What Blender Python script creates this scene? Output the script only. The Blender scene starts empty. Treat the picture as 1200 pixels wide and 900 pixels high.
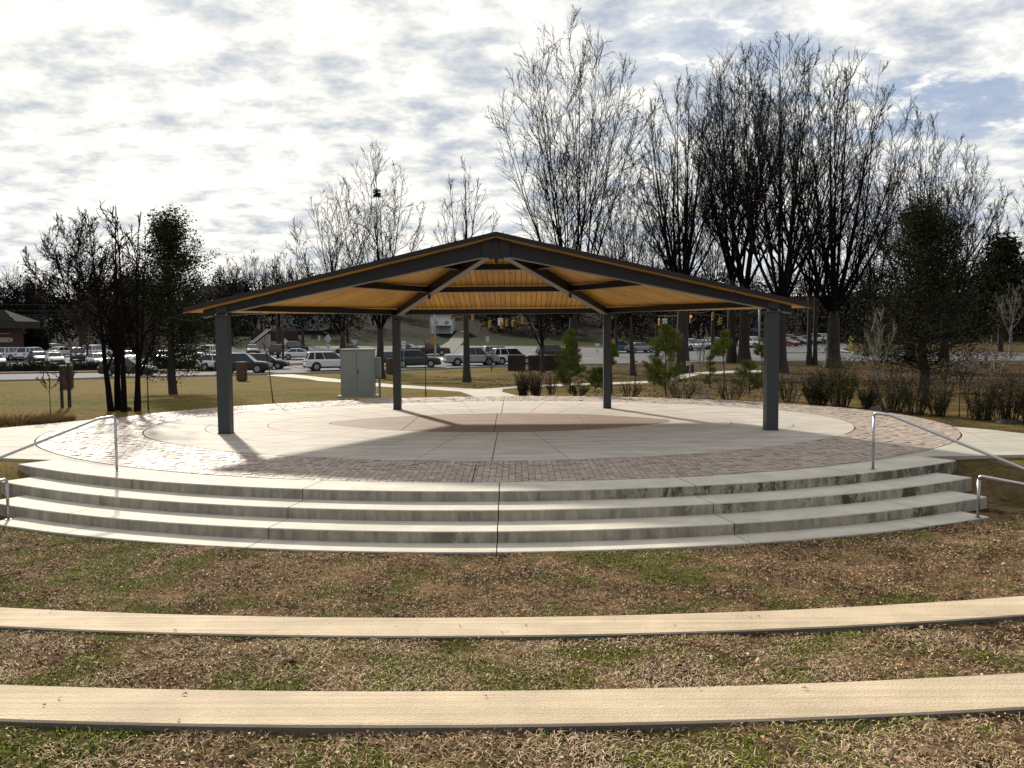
import bpy, math, random
import numpy as np
from mathutils import Vector, Matrix
random.seed(7); RNG = np.random.default_rng(11)
S = bpy.context.scene
C = S.collection
PI = math.pi

# ------------------------------------------------------------------ camera
CAM = np.array([0.4664, -19.2806, 2.25]); YAW, PITCH, ROLL, F = -0.0069, 0.0604, -0.0075, 997.3
_F = np.array([math.sin(YAW)*math.cos(PITCH), math.cos(YAW)*math.cos(PITCH), -math.sin(PITCH)])
_R0 = np.array([math.cos(YAW), -math.sin(YAW), 0]); _U0 = np.cross(_R0, _F)
_R = _R0*math.cos(ROLL)+_U0*math.sin(ROLL); _U = -_R0*math.sin(ROLL)+_U0*math.cos(ROLL)
cd = bpy.data.cameras.new('camera'); cam = bpy.data.objects.new('camera', cd); C.objects.link(cam)
m = Matrix([[_R[i], _U[i], -_F[i], CAM[i]] for i in range(3)]+[[0, 0, 0, 1]])
cam.matrix_world = m
cd.sensor_width = 36; cd.lens = F/1200*36; cd.clip_start = .05; cd.clip_end = 3000
S.camera = cam
S.render.resolution_x = 1024; S.render.resolution_y = 768

# ------------------------------------------------------------------ sun, sky, exposure
SUN_AZ, SUN_EL = math.radians(-25), math.radians(27)       # azimuth measured from +Y towards +X
SD = Vector((math.sin(SUN_AZ)*math.cos(SUN_EL), math.cos(SUN_AZ)*math.cos(SUN_EL), math.sin(SUN_EL)))
sl = bpy.data.lights.new('sun', 'SUN'); sl.energy = 4.6; sl.angle = math.radians(2.2); sl.color = (1, .93, .8)
so = bpy.data.objects.new('sun', sl); C.objects.link(so)
so.rotation_euler = SD.to_track_quat('Z', 'Y').to_euler()
S.view_settings.view_transform = 'Standard'; S.view_settings.look = 'None'
S.view_settings.gamma = 1; S.view_settings.exposure = 0.25

W = bpy.data.worlds.new('World'); S.world = W; W.use_nodes = True
class NT:
    """small node helper"""
    def __init__(s, tree): s.t = tree; s.n = tree.nodes; s.l = tree.links
    def new(s, typ, **kw):
        n = s.n.new(typ)
        for k, v in kw.items(): setattr(n, k, v)
        return n
    def set(s, sock, v):
        if isinstance(v, bpy.types.NodeSocket): s.l.new(v, sock)
        else:
            try: sock.default_value = v
            except Exception: sock.default_value = (v[0], v[1], v[2], 1)
    def math(s, op, a, b=None, c=None, clamp=False):
        n = s.new('ShaderNodeMath', operation=op, use_clamp=clamp); s.set(n.inputs[0], a)
        if b is not None: s.set(n.inputs[1], b)
        if c is not None: s.set(n.inputs[2], c)
        return n.outputs[0]
    def vmath(s, op, a, b=None):
        n = s.new('ShaderNodeVectorMath', operation=op); s.set(n.inputs[0], a)
        if b is not None: s.set(n.inputs[1], b)
        return n.outputs['Value' if op in ('DOT_PRODUCT', 'LENGTH') else 'Vector']
    def noise(s, vec, scale, detail=4, rough=.55, dist=0):
        n = s.new('ShaderNodeTexNoise'); s.set(n.inputs['Vector'], vec); n.inputs['Scale'].default_value = scale
        n.inputs['Detail'].default_value = detail; n.inputs['Roughness'].default_value = rough; n.inputs['Distortion'].default_value = dist
        return n.outputs['Fac']
    def ramp(s, fac, stops):
        n = s.new('ShaderNodeValToRGB'); s.set(n.inputs[0], fac); e = n.color_ramp.elements
        while len(e) < len(stops): e.new(.5)
        for q, (p, c) in zip(e, stops):
            q.position = p; q.color = (c, c, c, 1) if not hasattr(c, '__len__') else (*c[:3], 1)
        return n.outputs[0]
    def mr(s, v, a, b, c=0, d=1):
        n = s.new('ShaderNodeMapRange'); n.clamp = True; s.set(n.inputs[0], v)
        for i, q in enumerate((a, b, c, d)): n.inputs[i+1].default_value = q
        return n.outputs[0]
    def mix(s, f, a, b, mode='MIX'):
        n = s.new('ShaderNodeMix', data_type='RGBA', blend_type=mode); s.set(n.inputs[0], f); s.set(n.inputs[6], a); s.set(n.inputs[7], b)
        return n.outputs[2]
def scale_vec(k, vec, sc):
    n = k.new('ShaderNodeMapping'); k.set(n.inputs[0], vec); n.inputs['Scale'].default_value = sc; return n.outputs[0]

def build_sky():
    k = NT(W.node_tree); k.n.clear()
    out = k.new('ShaderNodeOutputWorld'); bg = k.new('ShaderNodeBackground'); k.l.new(bg.outputs[0], out.inputs[0])
    bg.inputs[1].default_value = 0.1
    sky = k.new('ShaderNodeTexSky'); sky.sky_type = 'NISHITA'; sky.sun_disc = False
    sky.sun_elevation = SUN_EL; sky.sun_rotation = SUN_AZ; sky.dust_density = 1.5
    tc = k.new('ShaderNodeTexCoord'); d = tc.outputs['Generated']
    sp = k.new('ShaderNodeSeparateXYZ'); k.set(sp.inputs[0], d)
    z = k.math('MAXIMUM', sp.outputs[2], 0.0)
    zz = k.math('ADD', z, 0.20)
    u = k.math('DIVIDE', sp.outputs[0], zz); v = k.math('DIVIDE', sp.outputs[1], zz)
    cb = k.new('ShaderNodeCombineXYZ'); k.set(cb.inputs[0], u); k.set(cb.inputs[1], v); k.set(cb.inputs[2], 3.7)
    p = cb.outputs[0]
    cover = k.noise(p, 1.7, 8, .62, 0)                       # gaps
    puffs = k.noise(scale_vec(k, p, (1.0, 1.1, 1)), 7.5, 10, .60, .06)   # altocumulus texture
    broad = k.noise(p, 1.3, 3, .5, 0)
    g = k.math('MAXIMUM', k.vmath('DOT_PRODUCT', d, tuple(SD)), 0)
    glow = k.math('POWER', g, 5)
    tex = k.math('ADD', k.math('MULTIPLY', puffs, .74), k.math('MULTIPLY', broad, .26))
    tex2 = k.math('ADD', tex, k.math('MULTIPLY', glow, .045))
    cl = k.ramp(tex2, [(.38, (.46, .51, .60)), (.455, (.64, .67, .71)), (.51, (.80, .81, .80)), (.57, (.98, .97, .93))])
    cl = k.mix(glow, cl, (1.10, 1.08, 1.03), 'MULTIPLY')
    back = k.mr(sp.outputs[1], -1, .6, .62, 1.0)                 # cloud is less bright away from the sun
    cl = k.mix(1, cl, back, 'MULTIPLY')
    sc = k.new('ShaderNodeVectorMath', operation='SCALE'); k.set(sc.inputs[0], cl); sc.inputs['Scale'].default_value = 9.2
    blue = k.mix(.8, sky.outputs[0], (2.6, 3.5, 5.2))
    gap = k.mr(cover, .42, .49, 0, 1)
    gap = k.math('MAXIMUM', gap, k.math('MULTIPLY', glow, 1.6, clamp=True))
    gap = k.math('MAXIMUM', gap, k.mr(z, .30, .0, 0, 1))       # thin layer closes towards the horizon
    # wisps over the gaps
    gap = k.math('MAXIMUM', gap, k.mr(puffs, .48, .62, .0, .9))
    col = k.mix(gap, blue, sc.outputs[0])
    k.set(bg.inputs[0], col)
build_sky()

# ------------------------------------------------------------------ helpers
def ray(px, py):
    return _F+(px-600)/F*_R+(450-py)/F*_U
GY = [-60, 9, 42, 90, 126, 150, 200, 250, 400, 900]
GZ = [-.05, -.05, -1.15, -1.15, -.25, .6, 5.5, 11.5, 19, 24]
def gz(y): return float(np.interp(y, GY, GZ))
def gp(px, py, z=None):
    """the point of the ground (or of the level z) that the camera sees at a photograph pixel"""
    d = ray(px, py)
    if z is not None:
        t = (z-CAM[2])/d[2]; return CAM+t*d
    a, b = 26., 900.
    for _ in range(60):
        mth = (a+b)/2; q = CAM+mth*d
        if q[2] > gz(q[1]): a = mth
        else: b = mth
    return CAM+a*d
def depth(p): return float((np.array(p)-CAM)@_F)
def hpx(p, dy): return dy*depth(p)/F

def mesh(name, v, f, mats=None, mi=None, smooth=False):
    me = bpy.data.meshes.new(name)
    if isinstance(f, np.ndarray):
        nv, nf, k = len(v), len(f), f.shape[1]
        me.vertices.add(nv); me.vertices.foreach_set('co', np.asarray(v, np.float32).ravel())
        me.loops.add(nf*k); me.loops.foreach_set('vertex_index', f.astype(np.int32).ravel())
        me.polygons.add(nf); me.polygons.foreach_set('loop_start', np.arange(0, nf*k, k, dtype=np.int32))
        me.polygons.foreach_set('loop_total', np.full(nf, k, np.int32)); me.update(calc_edges=True)
    else:
        me.from_pydata([tuple(map(float, p)) for p in v], [], f); me.update()
    if mats:
        for q in (mats if isinstance(mats, (list, tuple)) else [mats]): me.materials.append(q)
    if mi is not None: me.polygons.foreach_set('material_index', np.asarray(mi, np.int32))
    if smooth: me.polygons.foreach_set('use_smooth', np.ones(len(me.polygons), bool))
    return me
def link(name, me, parent=None, loc=None, rz=None, **props):
    o = bpy.data.objects.new(name, me); C.objects.link(o)
    if parent is not None: o.parent = parent
    if loc is not None: o.location = [float(q) for q in loc]
    if rz is not None: o.rotation_euler = (0, 0, float(rz))
    for a, b in props.items():
        if b is not None: o[a] = b
    return o
def tag(o, label, category, group=None):
    o['label'] = label; o['category'] = category
    if group: o['group'] = group
    return o
def thing(name, label, category, group=None, loc=(0, 0, 0), rz=0):
    return tag(link(name, None, None, loc, rz), label, category, group)
def copy_tree(o, parent=None):
    c = o.copy(); C.objects.link(c); c.parent = parent
    for ch in [q for q in o.children]: copy_tree(ch, c)
    return c
class MB:
    """collects shapes into one mesh"""
    def __init__(s): s.v = []; s.f = []; s.mi = []
    def add(s, v, f, mi=0):
        b = len(s.v); s.v += [tuple(p) for p in v]; s.f += [tuple(b+i for i in q) for q in f]; s.mi += [mi]*len(f); return s
    def box(s, c, d, rz=0, mi=0):
        x, y, z = [q/2 for q in d]; cs, sn = math.cos(rz), math.sin(rz)
        v = [(c[0]+a*x*cs-b*y*sn, c[1]+a*x*sn+b*y*cs, c[2]+e*z) for e in (-1, 1) for a, b in ((-1, -1), (1, -1), (1, 1), (-1, 1))]
        return s.add(v, [(3, 2, 1, 0), (4, 5, 6, 7), (0, 1, 5, 4), (1, 2, 6, 5), (2, 3, 7, 6), (3, 0, 4, 7)], mi)
    def prism(s, poly, z0, z1, mi=0):
        n = len(poly); zz0 = z0 if hasattr(z0, '__len__') else [z0]*n; zz1 = z1 if hasattr(z1, '__len__') else [z1]*n
        v = [(p[0], p[1], a) for p, a in zip(poly, zz0)]+[(p[0], p[1], a) for p, a in zip(poly, zz1)]
        return s.add(v, [tuple(range(n-1, -1, -1)), tuple(range(n, 2*n))]+[(i, (i+1) % n, n+(i+1) % n, n+i) for i in range(n)], mi)
    def beam(s, p0, p1, w, h0, h1=None, mi=0):
        """box whose TOP centre line runs p0-p1, width w, depths h0 / h1, vertical ends"""
        h1 = h0 if h1 is None else h1
        p0 = Vector(p0); p1 = Vector(p1); d = (p1-p0); n = Vector((-d.y, d.x, 0)).normalized()*(w/2)
        v = [p0-n-Vector((0, 0, h0)), p0+n-Vector((0, 0, h0)), p1+n-Vector((0, 0, h1)), p1-n-Vector((0, 0, h1)), p0-n, p0+n, p1+n, p1-n]
        return s.add(v, [(3, 2, 1, 0), (4, 5, 6, 7), (0, 1, 5, 4), (1, 2, 6, 5), (2, 3, 7, 6), (3, 0, 4, 7)], mi)
    def tube(s, pts, r, n=8, mi=0, cap=True):
        pts = [Vector(p) for p in pts]; rs = r if hasattr(r, '__len__') else [r]*len(pts)
        ring = []; up = Vector((.137, .251, 1)).normalized(); b = len(s.v)
        for i, p in enumerate(pts):
            d = (pts[min(i+1, len(pts)-1)]-pts[max(i-1, 0)]).normalized()
            a = d.cross(up)
            if a.length < .05: a = d.cross(Vector((1, .2, 0)))
            a.normalize(); c = d.cross(a)
            for k in range(n):
                t = 2*PI*k/n; s.v.append(tuple(p+(a*math.cos(t)+c*math.sin(t))*rs[i]))
        for i in range(len(pts)-1):
            for k in range(n):
                s.f.append((b+i*n+k, b+i*n+(k+1) % n, b+(i+1)*n+(k+1) % n, b+(i+1)*n+k)); s.mi.append(mi)
        if cap:
            s.f.append(tuple(b+k for k in range(n-1, -1, -1))); s.f.append(tuple(b+(len(pts)-1)*n+k for k in range(n))); s.mi += [mi, mi]
        return s
    def mesh(s, name, mats, smooth=False): return mesh(name, s.v, s.f, mats, s.mi, smooth)
    def build(s, name, mats, parent=None, smooth=False, **kw): return link(name, s.mesh(name, mats, smooth), parent, **kw)

# ------------------------------------------------------------------ materials
MATS = {}
def mat(name, col, rough=.7, col2=None, nscale=8, bump=0, bscale=30, metal=0, spec=.5, aniso=None, extra=None, isl=0):
    if name in MATS: return MATS[name]
    M = bpy.data.materials.new(name); M.use_nodes = True; k = NT(M.node_tree)
    b = k.n['Principled BSDF']; b.inputs['Roughness'].default_value = rough; b.inputs['Metallic'].default_value = metal
    b.inputs['Specular IOR Level'].default_value = spec
    tc = k.new('ShaderNodeTexCoord'); P = tc.outputs['Object']
    if aniso: P = scale_vec(k, P, aniso)
    c = (*col, 1)
    if col2 is not None:
        f = k.mr(k.noise(P, nscale, 5, .6), .35, .65)
        c = k.mix(f, (*col, 1), (*col2, 1))
    if isl:
        g = k.new('ShaderNodeNewGeometry'); oi = k.new('ShaderNodeObjectInfo')
        r = k.math('FRACT', k.math('ADD', g.outputs['Random Per Island'], oi.outputs['Random']))
        v = k.mr(r, 0, 1, 1-isl, 1+isl)
        c = k.mix(1, c, v, 'MULTIPLY')
    if extra: c = extra(k, c, tc)
    k.set(b.inputs['Base Color'], c)
    if bump:
        bn = k.new('ShaderNodeBump'); bn.inputs['Strength'].default_value = bump; bn.inputs['Distance'].default_value = .01
        k.set(bn.inputs['Height'], k.noise(P, bscale, 5, .65)); k.l.new(bn.outputs[0], b.inputs['Normal'])
    MATS[name] = M; return M

def conc_streaks(k, c, tc):
    # pour marks, broom streaks and damp blotches
    P = tc.outputs['Object']
    st = k.mr(k.noise(scale_vec(k, P, (.35, 2.2, 1)), 1.6, 6, .62), .38, .66, .80, 1.12)
    sp = k.mr(k.noise(P, 38, 4, .7), .3, .7, .93, 1.06)
    c = k.mix(1, c, st, 'MULTIPLY'); return k.mix(1, c, sp, 'MULTIPLY')
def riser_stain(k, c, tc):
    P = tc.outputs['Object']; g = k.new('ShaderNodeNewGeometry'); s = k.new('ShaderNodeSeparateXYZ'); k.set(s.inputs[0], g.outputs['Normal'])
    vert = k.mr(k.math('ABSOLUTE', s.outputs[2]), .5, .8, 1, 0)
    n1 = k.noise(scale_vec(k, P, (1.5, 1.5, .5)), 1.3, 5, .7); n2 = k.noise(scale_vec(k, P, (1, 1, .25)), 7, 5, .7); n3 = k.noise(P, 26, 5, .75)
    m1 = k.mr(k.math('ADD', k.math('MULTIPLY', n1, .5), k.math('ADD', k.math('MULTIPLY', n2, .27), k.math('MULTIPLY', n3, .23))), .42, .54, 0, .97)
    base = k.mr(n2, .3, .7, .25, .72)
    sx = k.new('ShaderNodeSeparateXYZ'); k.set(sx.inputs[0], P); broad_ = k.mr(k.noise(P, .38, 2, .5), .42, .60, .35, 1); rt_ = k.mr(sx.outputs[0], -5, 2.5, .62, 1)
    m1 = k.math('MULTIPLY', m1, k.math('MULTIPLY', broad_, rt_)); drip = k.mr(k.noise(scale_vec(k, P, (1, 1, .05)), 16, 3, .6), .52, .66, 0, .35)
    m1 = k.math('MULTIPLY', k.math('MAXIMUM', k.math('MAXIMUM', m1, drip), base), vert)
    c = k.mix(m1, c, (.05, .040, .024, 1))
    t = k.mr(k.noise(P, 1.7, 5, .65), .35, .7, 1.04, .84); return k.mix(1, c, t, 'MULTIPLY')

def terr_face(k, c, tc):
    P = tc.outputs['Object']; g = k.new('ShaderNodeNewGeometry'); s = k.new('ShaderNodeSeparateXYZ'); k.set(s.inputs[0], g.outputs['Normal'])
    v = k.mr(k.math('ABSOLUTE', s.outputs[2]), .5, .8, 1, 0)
    c = k.mix(v, c, (.16, .145, .125, 1))  # upright faces greyed: their shade is painted into the colour
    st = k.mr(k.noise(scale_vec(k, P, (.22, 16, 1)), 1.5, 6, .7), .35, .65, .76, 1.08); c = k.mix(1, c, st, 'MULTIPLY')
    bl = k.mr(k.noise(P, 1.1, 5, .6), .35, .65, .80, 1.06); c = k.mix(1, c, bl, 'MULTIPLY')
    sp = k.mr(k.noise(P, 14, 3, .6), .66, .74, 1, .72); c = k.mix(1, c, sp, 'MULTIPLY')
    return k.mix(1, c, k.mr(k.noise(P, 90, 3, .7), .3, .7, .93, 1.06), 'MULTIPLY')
CONC = mat('stage_concrete', (.56, .50, .42), .78, (.475, .43, .365), 1.2, .35, 60, extra=conc_streaks, spec=.3)
BROWN = mat('tinted_concrete', (.28, .19, .135), .75, (.23, .16, .12), 1.5, .3, 55, extra=conc_streaks, spec=.3)
STEP = mat('step_concrete', (.66, .60, .49), .8, (.56, .51, .42), 2, .4, 45, extra=riser_stain, spec=.35)
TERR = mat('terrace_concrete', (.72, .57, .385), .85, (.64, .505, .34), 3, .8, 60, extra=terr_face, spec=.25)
PATH = mat('path_concrete', (.50, .46, .37), .8, (.42, .39, .32), .6, .3, 40, extra=conc_streaks, spec=.3)
PAV = mat('clay_paver', (.46, .365, .295), .6, (.37, .29, .235), 5, .8, 70, isl=.2, spec=.4)
BED = mat('joint_sand', (.035, .03, .026), .95, (.05, .042, .035), 12)
STEEL = mat('painted_steel', (.026, .031, .034), .55, (.032, .037, .04), 1.5, .05, 20, spec=.5)
STEEL2 = mat('rafter_steel', (.011, .0105, .0105), .5, (.015, .014, .014), 1.5, .05, 20, spec=.4)
COLM = mat('column_paint', (.026, .034, .039), .5, (.031, .039, .043), 2, .05, 20, spec=.5)
def woodex(k, c, tc):
    w = k.noise(scale_vec(k, tc.outputs['Object'], (14, 1.2, 1.2)), 3, 6, .65)
    kn = k.mr(k.noise(tc.outputs['Object'], 5.5, 2, .5), .68, .76, 1, .45)
    c = k.mix(1, c, k.mr(w, .3, .7, .78, 1.15), 'MULTIPLY'); return k.mix(1, c, kn, 'MULTIPLY')
WOOD = mat('pine_boards', (.60, .315, .035), .5, (.50, .25, .028), 1.5, .1, 30, isl=.16, extra=woodex, spec=.4)
SHING = mat('roof_shingle', (.024, .020, .018), .95, (.032, .027, .024), 12, .5, 60)
STAIN = mat('stainless_rail', (.42, .41, .42), .3, metal=.9)
CAB = mat('cabinet_paint', (.20, .225, .21), .55, (.22, .245, .225), 2, .05, 20)
BARK = mat('bark_dark', (.026, .020, .017), .95, (.045, .035, .029), 9, .8, 30, aniso=(1, 1, .25))
BARKP = mat('bark_pale', (.20, .175, .15), .9, (.13, .11, .095), 9, .6, 30, aniso=(1, 1, .3))
TWIG = mat('twigs', (.010, .007, .007), .95, spec=.05)
TWIGR = mat('twigs_brown', (.035, .024, .020), .9, spec=.2)
def leafmat(n, a, b, isl=.5): return mat(n, a, .85, b, .7, isl=isl, spec=.12)
LEAF_DK = leafmat('leaf_dark_evergreen', (.024, .036, .014), (.04, .046, .018))
LEAF_CED = leafmat('leaf_cedar', (.030, .037, .014), (.042, .038, .018))
LEAF_PINE = leafmat('needle_young_pine', (.14, .165, .028), (.075, .105, .022))
LEAF_BUSH = leafmat('leaf_bush', (.09, .09, .026), (.06, .064, .02))
LEAF_RED = leafmat('leaf_rusty', (.07, .03, .022), (.05, .025, .02))
LEAF_BRN = leafmat('leaf_brown_clinging', (.12, .075, .045), (.08, .05, .03))
WOODS = leafmat('far_wood_foliage', (.011, .012, .007), (.016, .014, .010), .3)
GRASSB = leafmat('grass_blade_green', (.25, .27, .03), (.10, .14, .016), .6)
STRAW = leafmat('dry_grass', (.70, .54, .35), (.44, .30, .16), .6)
LITTER = mat('leaf_litter', (.25, .14, .075), .7, (.52, .35, .21), 3, isl=.85, spec=.2)
LITTERP = mat('pale_leaf', (.66, .52, .37), .9, (.46, .36, .26), 3, isl=.3, spec=.0)
ASPH = mat('asphalt', (.105, .105, .11), .9, (.08, .08, .085), .8, .5, 50, spec=.25)
CURB = mat('kerb_concrete', (.34, .32, .28), .85, (.28, .26, .22), 3)
MULCH = mat('red_mulch', (.085, .038, .028), .95, (.06, .03, .022), 6, .6, 30)
PAINTW = mat('road_paint', (.7, .7, .68), .6)

# ------------------------------------------------------------------ stage plan (an oval of four arcs and its offsets)
A0, B0, R0, YC = 4.29, 2.26, .6, 2.14
CXE = A0-R0; KK = (CXE*CXE-(B0-R0)**2)/(2*(B0-R0)); TH0 = math.atan2(CXE, KK)
O1, O2 = 4.31, 6.45
def oval_n(s):
    """s in [0,4): near arc, right end, far arc, left end -> base point and outward normal"""
    i = int(s) % 4; f = s-int(s)
    if i == 0: t = -TH0+2*TH0*f; n = (math.sin(t), -math.cos(t)); c = (0, KK); r = KK+B0
    elif i == 1: t = TH0+(PI-2*TH0)*f; n = (math.sin(t), -math.cos(t)); c = (CXE, 0); r = R0
    elif i == 2: t = PI-TH0+2*TH0*f; n = (math.sin(t), -math.cos(t)); c = (0, -KK); r = KK+B0
    else: t = PI+TH0+(PI-2*TH0)*f; n = (math.sin(t), -math.cos(t)); c = (-CXE, 0); r = R0
    return (c[0]+n[0]*r, c[1]+n[1]*r+YC), n
def oval_pt(s, o):
    p, n = oval_n(s); return (p[0]+n[0]*o, p[1]+n[1]*o)
def oval_sd(x, y):
    y = y-YC; ax, ay = abs(x), abs(y)
    t = math.atan2(ax, ay+KK)
    if t < TH0: return math.hypot(ax, ay+KK)-(KK+B0)
    return math.hypot(ax-CXE, ay)-R0
def oval_poly(o, n=40):
    return [oval_pt(i+j/n, o) for i in range(4) for j in range(n)]
SC, SR = (0, 6.413), (12.98, 13.704, 14.295, 14.894, 15.346)    # centre and radii of the steps
TC_, TR = (0, 11.61), ((24.137, 24.567, -.045), (26.307, 26.73, .281))

# ------------------------------------------------------------------ ground
def vnoise(x, y, seed=0):
    xi = np.floor(x).astype(int); yi = np.floor(y).astype(int); fx = x-xi; fy = y-yi
    fx = fx*fx*(3-2*fx); fy = fy*fy*(3-2*fy)
    def h(a, b):
        n = (a*374761393+b*668265263+seed*974711) & 0x7fffffff; n = ((n ^ (n >> 13))*1274126177) & 0x7fffffff
        return ((n ^ (n >> 16)) & 0xffff)/65535.
    return (h(xi, yi)*(1-fx)+h(xi+1, yi)*fx)*(1-fy)+(h(xi, yi+1)*(1-fx)+h(xi+1, yi+1)*fx)*fy
def fbm(x, y, sc, seed=0, o=4):
    r = 0; a = .5
    for i in range(o): r = r+a*vnoise(x*sc+i*17.3, y*sc+i*9.1, seed+i); sc *= 2.03; a *= .5
    return r/(1-.5**o)
def green(x, y):
    g = fbm(x, y*1.6, .55, 3, 3); g2 = fbm(x, y, 2.6, 9, 3)
    return np.clip((g*.38+g2*.62-.455)*7, 0, 1)
def ground_z(x, y):
    z = np.interp(y, GY, GZ)
    r1 = np.hypot(x-SC[0], y-SC[1]); r2 = np.hypot(x-TC_[0], y-TC_[1])
    side = np.clip((np.abs(np.arctan2(x, SC[1]-y))-.60)/.05, 0, 1)
    slope = -.06-.42*np.clip((r1-12.9-.75*side)/1.9, 0, 1)+.03*side
    near = y < SC[1]-4
    w = np.clip((SC[1]-5-y)/4, 0, 1)*(1-side)+side*np.clip((-4.05-y)/1.5, 0, 1)
    z = z+w*(slope+.05)
    z = np.where(near & (r2 > 24.35), -.078, z); z = np.where(near & (r2 > 26.5), .250, z)
    bump = (fbm(x, y, 1.1, 5)-.5)*.05+(fbm(x, y, 5, 8)-.5)*.02
    ins = (np.abs(x) < 40) & (y < -5) & (r1 > 15.1)
    return z+np.where(ins, bump, 0)
def lines(segs):
    o = []
    for a, b, st in segs: o += list(np.arange(a, b, st))
    return o
ys = sorted(set(np.round(lines([(-60, -22, 4), (-22, -17, .4), (-17, -5.0, .125), (-5, 9, 1), (9, 42, 3), (42, 126, 6), (126, 400, 10), (400, 1200, 100)])+GY[1:], 3)))
xs = np.concatenate([-np.geomspace(14.2, 900, 40)[::-1], np.arange(-14, 14.01, .125), np.geomspace(14.2, 900, 40)])
X, Y = np.meshgrid(xs, np.array(ys)); Z = ground_z(X, Y)
nx = len(xs); ny = len(ys); idx = np.arange(nx*ny).reshape(ny, nx)
gf = np.stack([idx[:-1, :-1], idx[:-1, 1:], idx[1:, 1:], idx[1:, :-1]], -1).reshape(-1, 4)
def make_ground_mat():
    M = bpy.data.materials.new('ground_cover'); M.use_nodes = True; k = NT(M.node_tree); b = k.n['Principled BSDF']
    b.inputs['Roughness'].default_value = .95; b.inputs['Specular IOR Level'].default_value = .02
    g = k.new('ShaderNodeNewGeometry'); P = g.outputs['Position']; s = k.new('ShaderNodeSeparateXYZ'); k.set(s.inputs[0], P)
    # soil and litter under the leaves, near
    n = k.noise(P, 9, 6, .7); soil = k.mix(k.mr(k.math('ADD', k.math('MULTIPLY', n, .5), k.math('MULTIPLY', k.noise(P, 1.6, 4, .6), .5)), .4, .6), (.035, .022, .012, 1), (.24, .155, .08, 1))
    at = k.new('ShaderNodeAttribute'); at.attribute_name = 'patch'
    fine = k.noise(P, 60, 4, .7)
    grn = k.mix(k.mr(fine, .3, .7), (.02, .028, .006, 1), (.09, .10, .018, 1))
    near = k.mix(k.math('MULTIPLY', at.outputs['Fac'], k.mr(fine, .35, .6)), soil, grn)
    # lawn, farther: dormant straw, green and leaf patches
    l1 = k.noise(P, .16, 5, .6); l2 = k.noise(scale_vec(k, P, (1, 1, 1)), 1.3, 6, .7); l3 = k.noise(P, 14, 5, .7)
    straw = k.mix(k.mr(l3, .3, .7), (.11, .075, .020, 1), (.21, .145, .045, 1))
    lgrn = k.mix(k.mr(l3, .3, .7), (.055, .060, .012, 1), (.115, .115, .026, 1))
    lv = k.mix(k.mr(l3, .35, .65), (.035, .024, .012, 1), (.115, .078, .040, 1))
    lawn = k.mix(k.mr(k.math('ADD', k.math('MULTIPLY', l1, .6), k.math('MULTIPLY', l2, .4)), .475, .60), straw, lgrn)
    # leaves lie under the trees, more of them to the right and out by the road
    lx = k.math('ADD', k.mr(s.outputs[0], -8, 10, 0, .20), k.mr(s.outputs[1], 14, 40, -.03, .05))
    lf = k.mr(k.math('ADD', k.math('ADD', k.math('MULTIPLY', l1, .45), k.math('MULTIPLY', l2, .55)), lx), .60, .72)
    lawn = k.mix(lf, lawn, lv)
    farw = k.mix(k.mr(l2, .35, .65), (.010, .008, .005, 1), (.018, .013, .008, 1))
    bank = k.math('MULTIPLY', k.mr(s.outputs[0], -75, -65, 0, 1), k.mr(s.outputs[0], 18, 30, 1, 0))
    bank = k.math('MULTIPLY', bank, k.mr(s.outputs[1], 150, 160, 1, 0))
    far = k.mix(bank, farw, (.018, .027, .006, 1))
    c = k.mix(k.mr(s.outputs[1], -6.5, -4.5), near, lawn)
    c = k.mix(k.mr(s.outputs[1], 126, 134), c, far)
    k.set(b.inputs['Base Color'], c)
    bn = k.new('ShaderNodeBump'); bn.inputs['Strength'].default_value = .8; bn.inputs['Distance'].default_value = .03
    k.set(bn.inputs['Height'], k.noise(P, 22, 6, .75)); k.l.new(bn.outputs[0], b.inputs['Normal'])
    return M
GROUND = make_ground_mat()
gm = mesh('ground', np.stack([X, Y, Z], -1).reshape(-1, 3), gf, GROUND, smooth=True)
pa = gm.attributes.new('patch', 'FLOAT', 'POINT'); pa.data.foreach_set('value', green(X, Y).ravel().astype(np.float32))
link('ground', gm, kind='structure')

# polygons laid on the ground, cut at the breaks of slope
def clip_y(poly, yl, keep_above):
    o = []
    for i in range(len(poly)):
        a, b = poly[i], poly[(i+1) % len(poly)]
        ia, ib = ((a[1] >= yl) == keep_above), ((b[1] >= yl) == keep_above)
        if ia: o.append(a)
        if ia != ib:
            t = (yl-a[1])/(b[1]-a[1]); o.append((a[0]+t*(b[0]-a[0]), yl))
    return o
def drape(name, poly, m, off, kind='structure', thick=.0, parent=None, **kw):
    mb = MB(); yb = [-1e3]+GY[1:-1]+[1e3]
    for a, b in zip(yb[:-1], yb[1:]):
        q = clip_y(clip_y(poly, a, True), b, False)
        if len(q) < 3: continue
        if sum(q[i][0]*q[(i+1) % len(q)][1]-q[(i+1) % len(q)][0]*q[i][1] for i in range(len(q))) < 0: q = q[::-1]
        z1 = [gz(p[1])+off for p in q]
        if thick: mb.prism(q, [z-thick for z in z1], z1)
        else: mb.add([(p[0], p[1], z) for p, z in zip(q, z1)], [tuple(range(len(q)))])
    return mb.build(name, m, parent, kind=kind, **kw)
def pxpoly(l, z=None): return [tuple(gp(a, b, z)[:2]) for a, b in l]

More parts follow.
